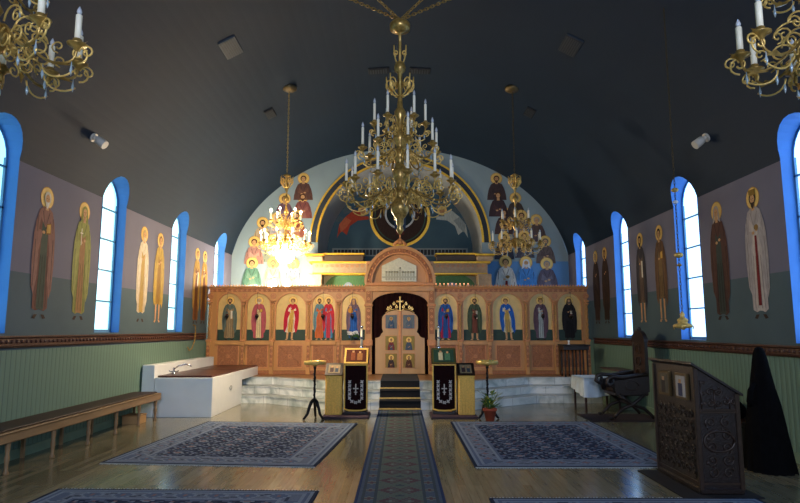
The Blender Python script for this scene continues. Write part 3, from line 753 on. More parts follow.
def f(m):
    ro = hwo + .02; zc = zsp - .06; rz = Z(246.5) - zc
    N = 28
    def er(u, v0, v1, y0, y1, mt):
        for i in range(N):
            a, b_ = PI * i / N, PI * (i + 1) / N
            q = [(rr * math.cos(t), zc + rr * rz / ro * math.sin(t)) for rr, t in ((v0, a), (v1, a), (v1, b_), (v0, b_))]
            m.prism(q, y0, y1, mt)
    er(0, ro - .07, ro, -.16, .1, WOOD); er(0, ro - .16, ro - .07, -.12, .1, WOODR); er(0, ro - .19, ro - .16, -.14, .1, WOODH)
    for i in range(17):
        a = PI * (i + .5) / 17; rr = ro - .115; m.ball((rr * math.cos(a), -.125, zc + rr * rz / ro * math.sin(a)), .03, WOODH, 6)
    m.tube([(-.16, -.13, Z(246)), (-.1, -.13, Z(243.5)), (0, -.13, Z(240)), (.1, -.13, Z(243.5)), (.16, -.13, Z(246))], .04, WOODH, 6)
    m.ball((0, -.13, Z(243)), .07, WOODH, 8)
    m.box(-.02, .02, -.14, -.1, Z(241), Z(226), WOODH); m.box(-.08, .08, -.14, -.1, Z(232), Z(230), WOODH)
part('portal_arch', f)
def f(m):
    zc = zsp - .06; ro = hwo - .1; rz = (Z(246.5) - zc) * ro / (hwo + .02)
    m.prism([(-ro, zc - .0)] + [(ro * math.cos(PI - PI * i / 24), zc + rz * math.sin(PI * i / 24)) for i in range(25)] + [(ro, zc)], .0, .06, WOOD)
    m.box(-hwo, hwo, -.13, .1, Z(286), Z(283), WOODH, .01); m.box(-hwo + .01, hwo - .01, -.09, .1, Z(291.5), Z(286), WOOD, .01)
    for s in (-1, 1):
        x0, x1 = sorted((s * (hwo - .21), s * (hwo - .02))); m.box(x0, x1, -.05, 0, zsp - .04, zsp + .5, WOOD, .01); m.box(x0 + .04, x1 - .04, -.06, -.05, zsp + .03, zsp + .42, WOODR)
tym = part('portal_tympanum', f)
def f(m):
    pts = [(X(381.5), Z(281.5)), (X(416.5), Z(281.5)), (X(416.5), Z(266)), (X(399), Z(258)), (X(381.5), Z(266))]
    m.prism(pts, -.05, -.0, mat('silver_icon_cover', '#c9c6a8', .4, .35, .12, 18, .3, 60))
    A = mat('silver_relief', '#a19f86', .4, .4, .1, 18)
    z0 = Z(280.5)
    for k in range(-5, 6):
        xx = k * .068; hh = .25 if k else .36
        m.box(xx - .026, xx + .026, -.062, -.05, z0, z0 + hh * .75, A); m.ball((xx, -.056, z0 + hh * .85), .026, A, 8)
    m.box(X(382), X(416), -.064, -.05, z0 + .06, z0 + .10, A)
o = part('festal_icon', f, tym); o['label'] = 'pale silver covered gabled icon'
# curtain (dark red, arched, hangs behind the doors)
def f(m):
    N = 46; zt = Z(291.5)
    cols = []
    for i in range(N + 1):
        u = -1 + 2 * i / N; x = u * hwp; zb = Z(335) if abs(u) > .72 else Z(345)
        y = .05 + .018 * math.sin(i * 1.35)
        cols.append(m.add((x, y, 0.0), (x, y, zb), (x, y, zt)))
    for a, b_ in zip(cols, cols[1:]):
        m.face([a[0], b_[0], b_[1], a[1]], VELVET, True); m.face([a[1], b_[1], b_[2], a[2]], VELVET, True)
o = part('curtain', f); o['label'] = 'very dark red curtain behind the double doors'
def f(m):  # wooden shoulders giving the opening its curved top
    arch_plate(m, -hwp, hwp, Z(304), Z(291.5), 0, hwp - .0001, Z(304), Z(304), -.02, .04, WOOD, rise=Z(292.5) - Z(304), n=20)
part('portal_spandrel', f)
# royal doors
def door_outline(s):
    W0 = X(424.5); W1 = X(417.5)
    pts = [(.005, 0.02), (W0, .02), (W0, Z(338))]
    for i in range(7):
        a = PI / 2 * i / 6; pts.append((W0 - .14 * math.sin(a) * 1.0, Z(338) + .1 * (1 - math.cos(a))))
    pts += [(W1 - .02, Z(332)), (W1 + .01, Z(328)), (W1 + .01, Z(319))]
    for i in range(8):
        a = PI / 2 * i / 7; pts.append((.02 + (W1 - .01) * math.cos(a), Z(319) + (Z(310) - Z(319)) * math.sin(a)))
    pts.append((.005, Z(310)))
    return [(s * x, z) for x, z in pts]
for s in (-1, 1):
    def f(m): m.prism(door_outline(s), -.06, -.02, mat('pale_oak_door', '#b9935f', .4, 0, .1, 5, stretch=(1, 1, .15)))
    rd = part('royal_door', f)
    rd['label'] = 'pale oak leaf of the central double door'
    cols3 = [('#5a6a7c', '#3f5a78'), ('#4a5a6c', '#7d3a3c'), ('#5a3a30', '#3c3438')]
    for k, (pa, pb) in enumerate(((328.5, 315), (350, 336), (367.5, 353.5))):
        def f(m):
            xa, xb = sorted((s * (X(403) - .0), s * X(414.5))); za, zb = Z(pa), Z(pb)
            m.box(xa - .012, xb + .012, -.072, -.06, za - .012, zb + .012, WOODH); m.box(xa, xb, -.076, -.072, za, zb, mat('icon_small_ground', ('#8a8a70', '#7d7444', '#7a6c40')[k], .5) if False else P(('#68747c', '#8d7f4a', '#8d7a46')[k]))
            c3 = cols3[k]
            saint_poly(m, (xa + xb) / 2, za, (zb - za) * 1.98, 1.0, dict(robe=c3[0], mantle=c3[1] if s < 0 else c3[0], beard=k == 2), -.0775, -.0006, True)
        ic = part('small_icon', f, rd)
        def f(m):
            xa, xb = sorted((s * X(403), s * X(414.5))); za, zb = Z(pa), Z(pb); halo_part(m, ((xa + xb) / 2, za + (.885 - .52) * (zb - za) * 1.98), .105 * (zb - za) * 1.98 * (1 if k else .6), -.0768)
        part('halo', f, rd)
def f(m): m.box(-.035, .035, -.085, -.06, 0.02, Z(311), WOODH, .01)
part('door_stile', f)
def f(m):
    z = Z(311); y = -.07
    m.box(-.014, .014, y - .01, y + .01, z, Z(297), BRASSL); m.box(-.07, .07, y - .01, y + .01, Z(302.2), Z(301), BRASSL)
    for (cx_, cz_) in ((-.07, Z(301.6)), (.07, Z(301.6)), (0, Z(297.3))): m.ball((cx_, y, cz_), .026, BRASSL, 8)
    for s in (-1, 1):
        for (px_, pz) in ((406, 304), (412, 309), (409.5, 307.5), (403.5, 307)):
            xx = s * X(px_); m.ring(xx, Z(pz), .018, .035, y - .008, BRASSL, n=10, depth=.016); m.ball((xx, y, Z(pz) + .045), .016, BRASSL, 6)
        m.tube([(0, y, z), (s * .12, y, Z(309.0)), (s * .25, y, Z(310)), (s * .36, y, Z(313))], .009, BRASSL, 5)
part('cross_crest', f)
def f(m): m.box(xl[0], pol, -.05, .08, 0, .1, WOODR, .01); m.box(por, xr[-1], -.05, .08, 0, .1, WOODR, .01)
part('plinth', f)
# row of small warm votive bulbs along the cornice, right of the portal
for k in range(9):
    px = 436 + k * 4.0; m = MB(); x = X(px, 2.7)
    m.lathe([(.012, 0), (.014, .035), (.006, .05)], CANDLE, 6); m.ball((0, 0, .065), .016, emit('votive_bulb', '#ff9a50', 2.2), 6)
    o = m.build('votive_light', None, (x, YI - .02, ZSOL + ZTOP + .001)); tag(o, 'small warm votive light standing in the row on the screen cornice right of the portal', 'light', 'votive lights on the cornice')

# lamp added behind the screen to brighten the left saints
r_ = thing('fill_lamp', 'added fill lamp with glowing globes behind the left half of the screen', 'lamp', (-3.15, 15.6, ZSOL + .005))
m = MB(); m.lathe([(.16, 0), (.16, .02), (.03, .06), (.02, .2), (.02, 2.09), (.04, 2.14), (.02, 2.19)], BRASSL, 14); m.tube([(-.2, 0, 2.16), (-.1, 0, 2.1), (.1, 0, 2.1), (.2, 0, 2.16)], .012, BRASSL, 6); m.build('stem', r_)
for x_ in (-.2, .2):
    m = MB(); m.ball((x_, 0, 2.26), .09, emit('fill_globe', '#fff0d8', BACK_FILL_E), 12); m.build('globe', r_)

# ================================================================== CHANDELIERS
def spiral(cx, cz, r, a0, turns, n=18, sgn=1):
    return [(cx + r * (1 - .8 * i / n) * math.cos(a0 + sgn * turns * 2 * PI * i / n), 0, cz + r * (1 - .8 * i / n) * math.sin(a0 + sgn * turns * 2 * PI * i / n)) for i in range(n + 1)]
def bez(p0, p1, p2, p3, n=12):
    o = []
    for i in range(n + 1):
        t = i / n; u = 1 - t
        o.append(tuple(u ** 3 * a + 3 * u * u * t * b_ + 3 * u * t * t * c + t ** 3 * d for a, b_, c, d in zip(p0, p1, p2, p3)))
    return o
def arm_mesh(r, zr, zp, th, br):
    """S-curved arm from the shaft (radius .05, height zr) to pan (r, zp), with volutes"""
    m = MB(); dip = min(zr, zp) - .115 * (.6 + r)
    m.tube(bez((.05, 0, zr), (r * .35, 0, zr + .10), (r * .45, 0, dip), (r * .82, 0, dip + .01)) + bez((r * .82, 0, dip + .01), (r * .97, 0, dip + .02), (r, 0, zp - .08), (r, 0, zp), 6)[1:], th, br, 6)
    q = r * .17
    m.tube(spiral(r * .98 + q * .25, dip + q * .9, q * .75, -PI / 2, 1.2, 16), th * .75, BRASSL, 5)
    m.tube(spiral(r * .55, dip + q * 1.2, q, -PI / 2, 1.3, 16, -1), th * .75, BRASSL, 5)
    m.tube(spiral(r * .3, (zr + dip) / 2 + .02, q * .85, PI / 2, 1.2, 14), th * .7, BRASSL, 5)
    m.tube(spiral(r * .78, zp - .01, q * .5, -PI / 2, 1.2, 12, -1), th * .6, BRASSL, 5)
    m.tube(bez((r * .6, 0, dip), (r * .62, 0, dip - q * 1.1), (r * .85, 0, dip - q * 1.2), (r * .98, 0, dip - q * .4), 8), th * .7, BRASSL, 5)
    m.tube(spiral(r + q * .7, dip + q * 1.1, q * .55, PI, 1.3, 14, -1), th * .7, BRASSL, 5)
    m.tube(bez((r * .25, 0, zr + .04), (r * .3, 0, zr + .16), (r * .6, 0, zr + .12), (r * .62, 0, zr + .03), 8), th * .7, BRASSL, 5)
    m.tube(spiral(r * .5, zr + .045, q * .55, 0, 1.3, 12), th * .65, BRASSL, 5)
    m.tube(spiral(r * .38, dip + q * .2, q * .6, PI / 2, 1.2, 12, -1), th * .65, BRASSL, 5)
    # acanthus leaves
    for (lx, lz, a) in ((r * .42, (zr + dip) / 2 - .01, -.9), (r * .7, dip, .3), (r * .97, (dip + zp) / 2, 1.2)):
        d = q * .9; m.v_n = len(m.v)
        m.face(m.add((lx, 0, lz), (lx + d * math.cos(a), .02, lz + d * math.sin(a) + .01), (lx + 1.7 * d * math.cos(a - .3), 0, lz + 1.7 * d * math.sin(a - .3)), (lx + d * math.cos(a), -.02, lz + d * math.sin(a) - .01)), br)
    return m
def chandelier(name_label, loc, tiers, shaft, ceil_z, ch, lit=False, th=.009, big=False, group=None, chains=None):
    root = thing('chandelier', name_label, 'chandelier', loc, 0, group)
    m = MB(); m.lathe(shaft, BRASS, 18); m.build('shaft', root)
    for ti, (r, zr, zp, nn, ph) in enumerate(tiers):
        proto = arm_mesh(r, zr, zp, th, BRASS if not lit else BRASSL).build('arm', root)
        pan = MB(); pan.lathe([(.008, -.035), (.02, -.02), (.028, -.008), (.055, .004), (.058, .012), (.03, .012), (.02, .015), (.026, .04), (.02, .045)], BRASS, 12, (r, 0, zp)); pan = pan.build('drip_pan', proto)
        cn = MB(); cr_ = .0155 if big else .0185; cn.lathe([(cr_, .03), (cr_, ch * .82), (cr_ * .65, ch * .84)], CANDLE, 10, (r, 0, zp)); cn = cn.build('candle', proto)
        bl = MB(); bm_ = emit('lit_bulb', '#ffdcac', BULB_E) if lit else mat('unlit_bulb_glass', '#c4c8cc', .2, 0)
        bl.lathe([(.008, ch * .83), (.016, ch * .90), (.013, ch * .96), (.002, ch * 1.06)], bm_, 8, (r, 0, zp)); bl = bl.build('bulb', proto)
        CR = mat('crystal', '#a9bcc4', .08, .2, .2, 50)
        for (u_, w_) in ((r * .95, zp - .14), (r * .62, min(zr, zp) - .115 * (.6 + r) - r * .1)):
            cr = MB(); cr.lathe([(.002, -.045), (.010, -.015), (.003, .02), (.002, .05)], CR, 6, (u_, 0, w_)); cr.build('crystal', proto)
        arms = [proto]
        for k in range(1, nn): arms.append(copy_tree(proto, root))
        for k, a in enumerate(arms): a.rotation_euler = (0, 0, ph + 2 * PI * k / nn)
    # ornamental crown
    for kz, rr, nn in ([(shaft[-1][1] - .16, .13, 8)] if not big else [(1.78, .17, 8), (2.18, .075, 4)]):
        m = MB()
        for k in range(nn):
            a = 2 * PI * k / nn; c, s_ = math.cos(a), math.sin(a)
            path = spiral(rr * .62, 0, rr * .42, -PI / 2, 1.3, 14) + []
            m.tube([(p[0] * c, p[0] * s_, kz + p[2] * 1.3) for p in path], th * .9, BRASSL, 5)
            m.tube([(p[0] * c, p[0] * s_, kz + p[2]) for p in bez((.02, 0, -.14), (rr * .5, 0, -.14), (rr, 0, -.05), (rr * .95, 0, .10), 8)], th * .9, BRASSL, 5)
        m.build('crown', root)
    topz = shaft[-1][1]
    if chains is None:
        m = MB(); L_ = ceil_z - loc[2] - topz; n = int(L_ / .045)
        for k in range(n):
            z = topz + L_ * (k + .5) / n; h2 = L_ / n * .72; w2 = .013
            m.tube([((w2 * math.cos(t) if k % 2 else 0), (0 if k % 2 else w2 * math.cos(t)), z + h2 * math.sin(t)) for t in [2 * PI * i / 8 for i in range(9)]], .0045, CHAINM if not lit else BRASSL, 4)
        m.build('chain', root)
        m = MB(); m.lathe([(.02, -.07), (.10, -.05), (.15, -.015), (.155, .03)], mat('rose_brass', '#6d5b36', .45, .5, .2, 20), 18, (0, 0, ceil_z - loc[2])); m.build('ceiling_rose', root)
    else:
        for (dx, dy, dz) in chains:
            m = MB(); d = Vector((dx, dy, dz - topz)); n = int(d.length / .05)
            ax = d.normalized(); u = ax.cross(Vector((0, 0, 1))).normalized(); v = u.cross(ax)
            for k in range(n):
                c = Vector((0, 0, topz)) + d * ((k + .5) / n); sidev = u if k % 2 else v
                m.tube([c + ax * (.04 * math.sin(t)) + sidev * (.016 * math.cos(t)) for t in [2 * PI * i / 8 for i in range(9)]], .0055, BRASS, 4)
            m.build('chain', root)
    return root
# side chandelier shaft profile (z from the bottom finial), total 1.6 m
SS = [(.002, 0), (.02, .02), (.035, .05), (.02, .08), (.03, .10), (.085, .15), (.11, .21), (.09, .27), (.04, .31), (.03, .34), (.05, .38), (.03, .42), (.025, .46), (.055, .52), (.065, .57), (.05, .62), (.025, .66), (.02, .74), (.045, .79), (.05, .83), (.03, .87), (.018, .92), (.018, 1.02), (.05, 1.06), (.055, 1.1), (.02, 1.14), (.014, 1.2), (.04, 1.3), (.055, 1.34), (.04, 1.38), (.012, 1.42), (.012, 1.50), (.05, 1.53), (.085, 1.555), (.05, 1.575), (.01, 1.6)]
ST = [(.47, .24, .19, 10, .15), (.29, .60, .62, 6, .3)]
SIDE = [
 (-2.24, 11.6, True, 'glowing brass chandelier with lit bulbs hanging before the left half of the icon screen'),
 (2.27, 11.6, False, 'unlit brass chandelier with white candles hanging before the right half of the screen'),
 (-2.38, 3.3, False, 'brass chandelier close overhead, cut off by the top left corner'),
 (2.52, 3.3, False, 'brass chandelier close overhead, cut off by the top right corner'),
]
for x, y, lit, lb in SIDE:
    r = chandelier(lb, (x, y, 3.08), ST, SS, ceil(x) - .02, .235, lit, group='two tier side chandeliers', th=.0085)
    if lit:
        m = MB(); m.lathe([(.01, -.2), (.10, -.175), (.17, -.10), (.19, 0.0), (.12, .02)], emit('lit_bowl', '#ffe2bc', BOWL_E), 18); o = m.build('light_bowl', r); o['label'] = 'glowing glass bowl under the arms'
# central chandelier
CY = 6.8; CZ = 2.70
CT = [(.62, .48, .55, 12, .13), (.44, .95, .98, 8, .2), (.30, 1.25, 1.30, 6, .04)]
CSH = [(.002, -.02), (.025, .0), (.05, .04), (.03, .08), (.05, .11), (.05, .17), (.07, .19), (.11, .25), (.12, .31), (.10, .37), (.05, .41), (.07, .44), (.07, .48), (.04, .52), (.05, .58), (.09, .64), (.095, .72), (.06, .80), (.04, .84), (.07, .88), (.075, .95), (.045, 1.0), (.05, 1.04), (.085, 1.10), (.085, 1.16), (.05, 1.22), (.06, 1.27), (.04, 1.32), (.07, 1.4), (.075, 1.45), (.04, 1.5), (.03, 1.6), (.03, 1.72), (.05, 1.78), (.03, 1.84), (.03, 1.92), (.07, 1.96), (.075, 2.0), (.06, 2.05), (.02, 2.08), (.02, 2.42), (.05, 2.44), (.13, 2.47), (.135, 2.54), (.11, 2.57), (.02, 2.60)]
CSH = [(r_ * .92, z_) for r_, z_ in CSH]
chs = []
for sx in (-1, 1):
    for sy in (-1, 1):
        xx = 1.8 * sx; chs.append((xx, sy * .9, ceil(xx) - CZ - .02))
chandelier('large three tier brass chandelier with many white candles hanging in the middle', (0, CY, CZ), CT, CSH, 6.88, .30, False, .010, True, None, chs)

# oil lamp on a long chain by the right wall
lx, ly = 3.45, 7.37
m0 = thing('hanging_oil_lamp', 'small brass oil lamp on a long chain in front of the second right window', 'oil lamp', (lx, ly, 1.62))
m = MB(); m.lathe([(.01, -.02), (.03, 0), (.10, .01), (.115, .03), (.10, .05), (.06, .06), (.055, .08), (.065, .09), (.06, .11), (.03, .13), (.02, .15), (.03, .165), (.022, .18), (.006, .21)], BRASSL, 18); m.build('lamp_bowl', m0)
m = MB()
for k in range(3):
    a = 2 * PI * k / 3; m.tube([(.1 * math.cos(a), .1 * math.sin(a), .04), (.13 * math.cos(a), .13 * math.sin(a), .02), (.12 * math.cos(a), .12 * math.sin(a), -.01)], .008, BRASSL, 5)
m.build('hook', m0)
top = ceil(lx) - 1.62; m = MB(); n = int((top - .2) / .045)
for k in range(n):
    z = .2 + (top - .2) * (k + .5) / n
    m.tube([((.010 * math.cos(t) if k % 2 else 0), (0 if k % 2 else .010 * math.cos(t)), z + .034 * math.sin(t)) for t in [2 * PI * i / 6 for i in range(7)]], .0035, CHAINM, 4)
m.build('chain', m0)
for zi_, r_, nm, mt in ((WZ(190, ly) - 1.62, .045, 'smoke_shade', BRASSL), (WZ(202, ly) - 1.62, .035, 'glass_cup', PETAL), (WZ(255, ly) - 1.62, .055, 'counterweight', BRASSL), (WZ(265, ly) - 1.62, .03, 'ring_boss', BRASS)):
    m = MB(); m.lathe([(.004, -r_ * .7), (r_ * .8, -r_ * .4), (r_, 0), (r_ * .7, r_ * .45), (.004, r_ * .6)], mt, 12, (0, 0, zi_)); m.build(nm, m0)

# ================================================================== CEILING FIXTURES
def flood(s):
    x, y, z = vault_hit(400 + s * 307, 137)
    r = thing('spotlight', 'cream twin spotlight fixed to the %s side of the vault between two windows' % ('left' if s < 0 else 'right'), 'spotlight', (x, y, z), 0, 'spotlights on the vault')
    d = Vector((-s * .95, -.1, -.28)).normalized()
    # base plate against vault
    nrm = Vector((-x, 0, -(z - ZC))).normalized()
    pos = Vector((0, 0, 0)); nrm = Vector((-s * .86, 0, -.5))
    m = MB(); m.tube([pos + nrm * .0, pos + nrm * .03], .07, GREYFIX, 12); m.tube([pos + nrm * .03, pos + nrm * .1], .02, GREYFIX, 8); m.build('mounting_plate', r)
    c = pos + nrm * .09 - Vector((-s * .80, 0, -.60)) * .05; dd = Vector((-s * .80, 0, -.60)).normalized()
    m = MB(); m.tube([c - dd * .15, c - dd * .05], .052, GREYFIX, 14); m.tube([c - dd * .05, c + dd * .04], .034, GREYFIX, 12); m.tube([c + dd * .04, c + dd * .07, c + dd * .19], .058, GREYFIX, 14, .066); m.build('lamp_head', r)
flood(-1); flood(1)
def vent(px, py, w_, l_, label, mt_frame=VENTD):
    x, y, z = vault_hit(px, py)
    r = thing('ceiling_vent', label, 'vent', (x, y, z), 0, 'air vents in the vault')
    ang = math.atan2(ceil(x - .05) - ceil(x + .05), .1); r.rotation_euler = (0, ang, 0)
    m = MB(); m.box(-w_ / 2, w_ / 2, -l_ / 2, l_ / 2, -.03, .03, mt_frame, .005); m.build('vent_frame', r)
    m = MB()
    for i in range(7): t = -w_ / 2 + w_ * (i + .7) / 8; m.box(t, t + w_ / 16, -l_ / 2 + .03, l_ / 2 - .03, -.04, -.03, mat('vent_slat', '#2c343c', .5))
    m.build('slats', r)
VF = mat('vent_frame_grey', '#3c4852', .6)
vent(230.5, 47, .30, .55, 'large grey slatted air vent high on the left of the vault', VF)
vent(270, 113, .20, .45, 'small dark air vent near the left chandelier rose')
vent(378.5, 70, .42, .26, 'dark air vent just left of the central chandelier stem')
vent(420, 70, .42, .26, 'dark air vent just right of the central chandelier stem')
vent(530, 112, .20, .45, 'dark air vent near the right chandelier rose')
vent(571, 45, .30, .55, 'large dark air vent high on the right of the vault', mat('vent_frame_dark', '#1c2a37', .66))

# brass bracket on the left wall near the screen
m = MB(); x = -XW
m.tube([(x, 14.1, 1.72), (x + .06, 14.1, 1.70), (x + .10, 14.0, 1.55), (x + .12, 13.9, 1.35), (x + .10, 13.8, 1.18), (x + .06, 13.75, 1.14), (x + .04, 13.7, 1.22)], .014, BRASS, 6)
m.lathe([(.03, 0), (.03, .01)], BRASS, 8, (x + .02, 14.1, 1.71)); tag(m.build('wall_bracket'), 'curved brass hook hanging on the left wall beside the screen', 'bracket')

# ================================================================== RUGS (woven pattern as coloured cells)
def rug(name, label, x0, x1, y0, y1, pal, pat, cell=.035, fringe=True, group=None, skew=0, z=.0):
    m = MB(); T = .012; mats = [mat('wool_' + name + '_%d' % i, c, .95, 0, .15, 60, spec=.1) for i, c in enumerate(pal)]
    nx = max(4, round((x1 - x0) / cell)); ny = max(4, round((y1 - y0) / cell)); cx, cy = (x0 + x1) / 2, (y0 + y1) / 2
    vid = [[m.add((x0 - cx + (x1 - x0) * i / nx, y0 - cy + (y1 - y0) * j / ny, T))[0] for j in range(ny + 1)] for i in range(nx + 1)]
    for i in range(nx):
        for j in range(ny): m.face([vid[i][j], vid[i + 1][j], vid[i + 1][j + 1], vid[i][j + 1]], mats[pat(i, j, nx, ny)])
    a, b_ = x0 - cx, x1 - cx; c, d = y0 - cy, y1 - cy
    for q in ([(a, c, 0), (b_, c, 0), (b_, c, T), (a, c, T)], [(b_, c, 0), (b_, d, 0), (b_, d, T), (b_, c, T)], [(b_, d, 0), (a, d, 0), (a, d, T), (b_, d, T)], [(a, d, 0), (a, c, 0), (a, c, T), (a, d, T)], [(a, c, 0), (a, d, 0), (b_, d, 0), (b_, c, 0)]): m.quad(q, mats[0])
    o = m.build(name, None, (cx, cy, z), skew); tag(o, label, 'rug', group)
    if fringe:
        FR = mat('rug_fringe', '#9aa3a6', .95)
        for yy, sg in ((c, -1), (d, 1)):
          f_ = MB(); f_.box(a + .005, b_ - .005, *sorted((yy, yy + sg * .012)), .001, .008, FR)
          for i in range(int((x1 - x0) / .03)):
            xx = a + .015 + i * .03
            f_.box(xx, xx + .014, *sorted((yy, yy + sg * (.045 + .01 * math.sin(i * 2.1)))), .001, .006, FR)
          f_.build('fringe', o)
    return o
def persian(bw, seed, dens=.5, field=(2, 1, 3, 5)):
    rnd = random.Random(seed); T = [[rnd.random() for _ in range(8)] for _ in range(8)]
    def pat(i, j, nx, ny):
        e = min(i, j, nx - 1 - i, ny - 1 - j)
        if e == 0: return 0
        if e == 1: return 4
        if e < bw:
            # border: repeating rosettes
            if e in (2, bw - 1): return 1
            if e in (3, bw - 2): return 4
            k = (i + j if True else 0); t = i if (j < bw or j >= ny - bw) else j
            ph = t % 9; mid = (bw) / 2
            d = abs(ph - 4) + abs(e - mid)
            if d < 1.2: return 5
            if d < 2.6: return 1
            if d < 3.6: return 4
            return 3 if (t // 3 + e) % 5 == 0 else 6
        u = i - bw; v = j - bw; W_ = nx - 2 * bw
        # mirrored floral lattice
        a = u % 14; b2 = (v + (7 if (u // 14) % 2 else 0)) % 12
        d = abs(a - 6.5) / 1.25 + abs(b2 - 5.5)
        if d < 1.3: return 5
        if d < 2.5: return 4
        if d < 3.3: return 2
        if abs(d - 5.3) < .6: return 1
        q = T[(u * 3 + v) % 8][(v * 5 + u // 2) % 8]
        if q < .16: return 4
        if q < .26: return 3
        if q < .32: return 5
        return 2
    return pat
# palette: 0 edge, 1 mid, 2 field, 3 accent dark, 4 light, 5 accent warm, 6 border ground
PBL = ['#1d2940', '#586682', '#202e48', '#3a4458', '#7c8a9c', '#80686c', '#6a7488']
PPU = ['#1d2230', '#3d4256', '#262637', '#332636', '#565f70', '#5a343e', '#38435a']
PDK = ['#141c28', '#2f4150', '#121a26', '#283038', '#7e8f92', '#5a5a4e', '#2c4652']
PGR = ['#24385c', '#505e62', '#56635f', '#3b4852', '#65706e', '#54424a', '#48566a']
rug('persian_rug', 'large blue floral rug with pale border on the left half of the floor', -3.5, -.86, 7.42, 10.72, PBL, persian(13, 1), .034, True, skew=-.08)
rug('persian_rug', 'large dark plum and blue floral rug on the right half of the floor', .88, 3.35, 7.3, 10.8, PPU, persian(12, 2), .034, True, skew=.0)
rug('persian_rug', 'dark teal and cream floral rug cut off at the bottom left', -3.5, -.86, 2.7, 6.28, PDK, persian(11, 3), .034, True, skew=-.03)
rug('persian_rug', 'blue grey rug cut off at the bottom right before the lectern', .85, 3.4, 2.4, 5.98, PBL, persian(12, 4), .034, True)
def runner(i, j, nx, ny):
    e = min(i, nx - 1 - i)
    if j == 0 or j == ny - 1 or e == 0: return 0
    if e == 1: return 6
    if e < 7:
        if e in (2, 6): return 3
        t = j % 10; d = abs(t - 5) + abs(e - 4)
        return 5 if d < 1.5 else (4 if d < 3 and (t + e) % 2 else 6)
    u = abs(i - (nx - 1) / 2); t = j % 13
    d = abs(u - 3.2) * .9 + abs(t - 5) * 1.0
    if d < 1.4: return 4
    if d < 2.9: return 5
    if 3.4 < d < 4.2: return 5
    if u < 1.0 and t in (11, 12): return 3
    if u < 2 and t == 11: return 3
    return 2 if (i * 7 + j * 3) % 11 else 1
rug('runner_rug', 'long grey blue runner with dark red medallions down the central aisle', -.43, .43, 2.2, 12.33, PGR, runner, .03, False)
# stair carpet with brass nosing
sr = thing('stair_carpet', 'black carpet with brass edging over the central marble steps', 'carpet', (0, 12.4, 0))
m = MB(); SC = mat('black_stair_carpet', '#12151a', .95, 0, .2, 40)
SCG = mat('grey_stair_carpet', '#2b3138', .9, 0, .2, 40)
for k in range(3):
    y0 = TR * k - .032; m.box(-.42, .42, y0 - .012 + .02, y0 + .012, RIS * k + .005, RIS * (k + 1), SC)
    m.box(-.42, .42, y0 - .005, y0 + TR + (.0 if k < 2 else .0), RIS * (k + 1) + .001, RIS * (k + 1) + .012, SC if k < 2 else SCG)
m.box(-.42, .42, TR * 3 - .035, 2.6, ZSOL + .006, ZSOL + .016, SCG)
m.build('carpet', sr)
for k in range(3):
    m = MB(); y0 = TR * k - .04; m.box(-.43, .43, y0 - .018, y0 + .01, RIS * k + (.013 if k else .014), RIS * k + .042, BRASSL, .004); m.build('brass_rod', sr)

# ================================================================== LEFT WALL: BENCH, FONT
bx0, bx1 = -XW + .01, -4.34; by0, by1 = 4.0, 11.15; bz = .47
be = thing('long_bench', 'long low wooden bench with dark brown seat along the green left wall', 'bench', (-4.6, 7.5, 0))
def bp(name, fn):
    m = MB(); fn(m); return m.build(name, be)
def L_(x): return x + 4.6
def f(m): m.box(L_(bx0), L_(bx1), by0 - 7.5, by1 - 7.5, bz - .03, bz, WOODB, .006); m.box(L_(bx1) - .03, L_(bx1), by0 - 7.5, by1 - 7.5, bz - .12, bz - .005, WOODB, .01); m.box(L_(bx0), L_(bx0) + .03, by0 - 7.5, by1 - 7.5, bz - .12, bz - .03, WOODB)
bp('seat_frame', f)
def f(m): m.box(L_(bx0) + .01, L_(bx1) - .05, by0 - 7.49, by1 - 7.56, bz + .001, bz + .025, mat('seat_brown', '#36261f', .6, 0, .15, 9), .01)
o = bp('seat_pad', f); o['label'] = 'dark brown seat'
for k, yy in enumerate((4.6, 5.75, 6.95, 7.85, 8.72, 9.55, 10.37, 11.05)):
    def f(m, yy=yy):
        for xx in (L_(bx1) - .055,): m.lathe([(.028, 0), (.03, .02), (.018, .05), (.022, .12), (.030, .18), (.02, .22), (.026, .27), (.032, bz - .12), (.032, bz - .03)], WOODB, 10, (xx, yy - 7.5, 0))
    bp('leg', f)
    def f(m, yy=yy): m.box(L_(bx0) + .03, L_(bx0) + .07, yy - 7.52, yy - 7.48, 0, bz - .03, WOODB)
    bp('leg', f)
m = MB(); m.box(-.14, .14, -.16, .16, 0, .13, mat('box_tan', '#b08a5a', .6, 0, .1, 8), .004); m.box(-.145, .145, -.165, .165, .13, .15, mat('box_tan_lid', '#a07a4c', .6, 0, .1, 8), .003)
tag(m.build('wooden_box', None, (-4.60, 10.68, 0)), 'small tan wooden box on the floor under the far end of the bench', 'box')
m = MB()
gx, gy = G(1.5, 420, .5)
BL2 = mat('blue_cloth', '#2f6fd0', .8, 0, .1, 10)
rings = [(.10, .0), (.14, .02), (.13, .05), (.07, .07), (.02, .075)]
m.lathe(rings, BL2, 14); m.tube([(-.1, 0, .04), (0, .03, .075), (.1, .02, .045)], .018, BL2, 6)
tag(m.build('folded_scarf', None, (-4.62, 6.67, bz + .026)), 'bundled blue cloth on the bench at the left picture edge', 'cloth')

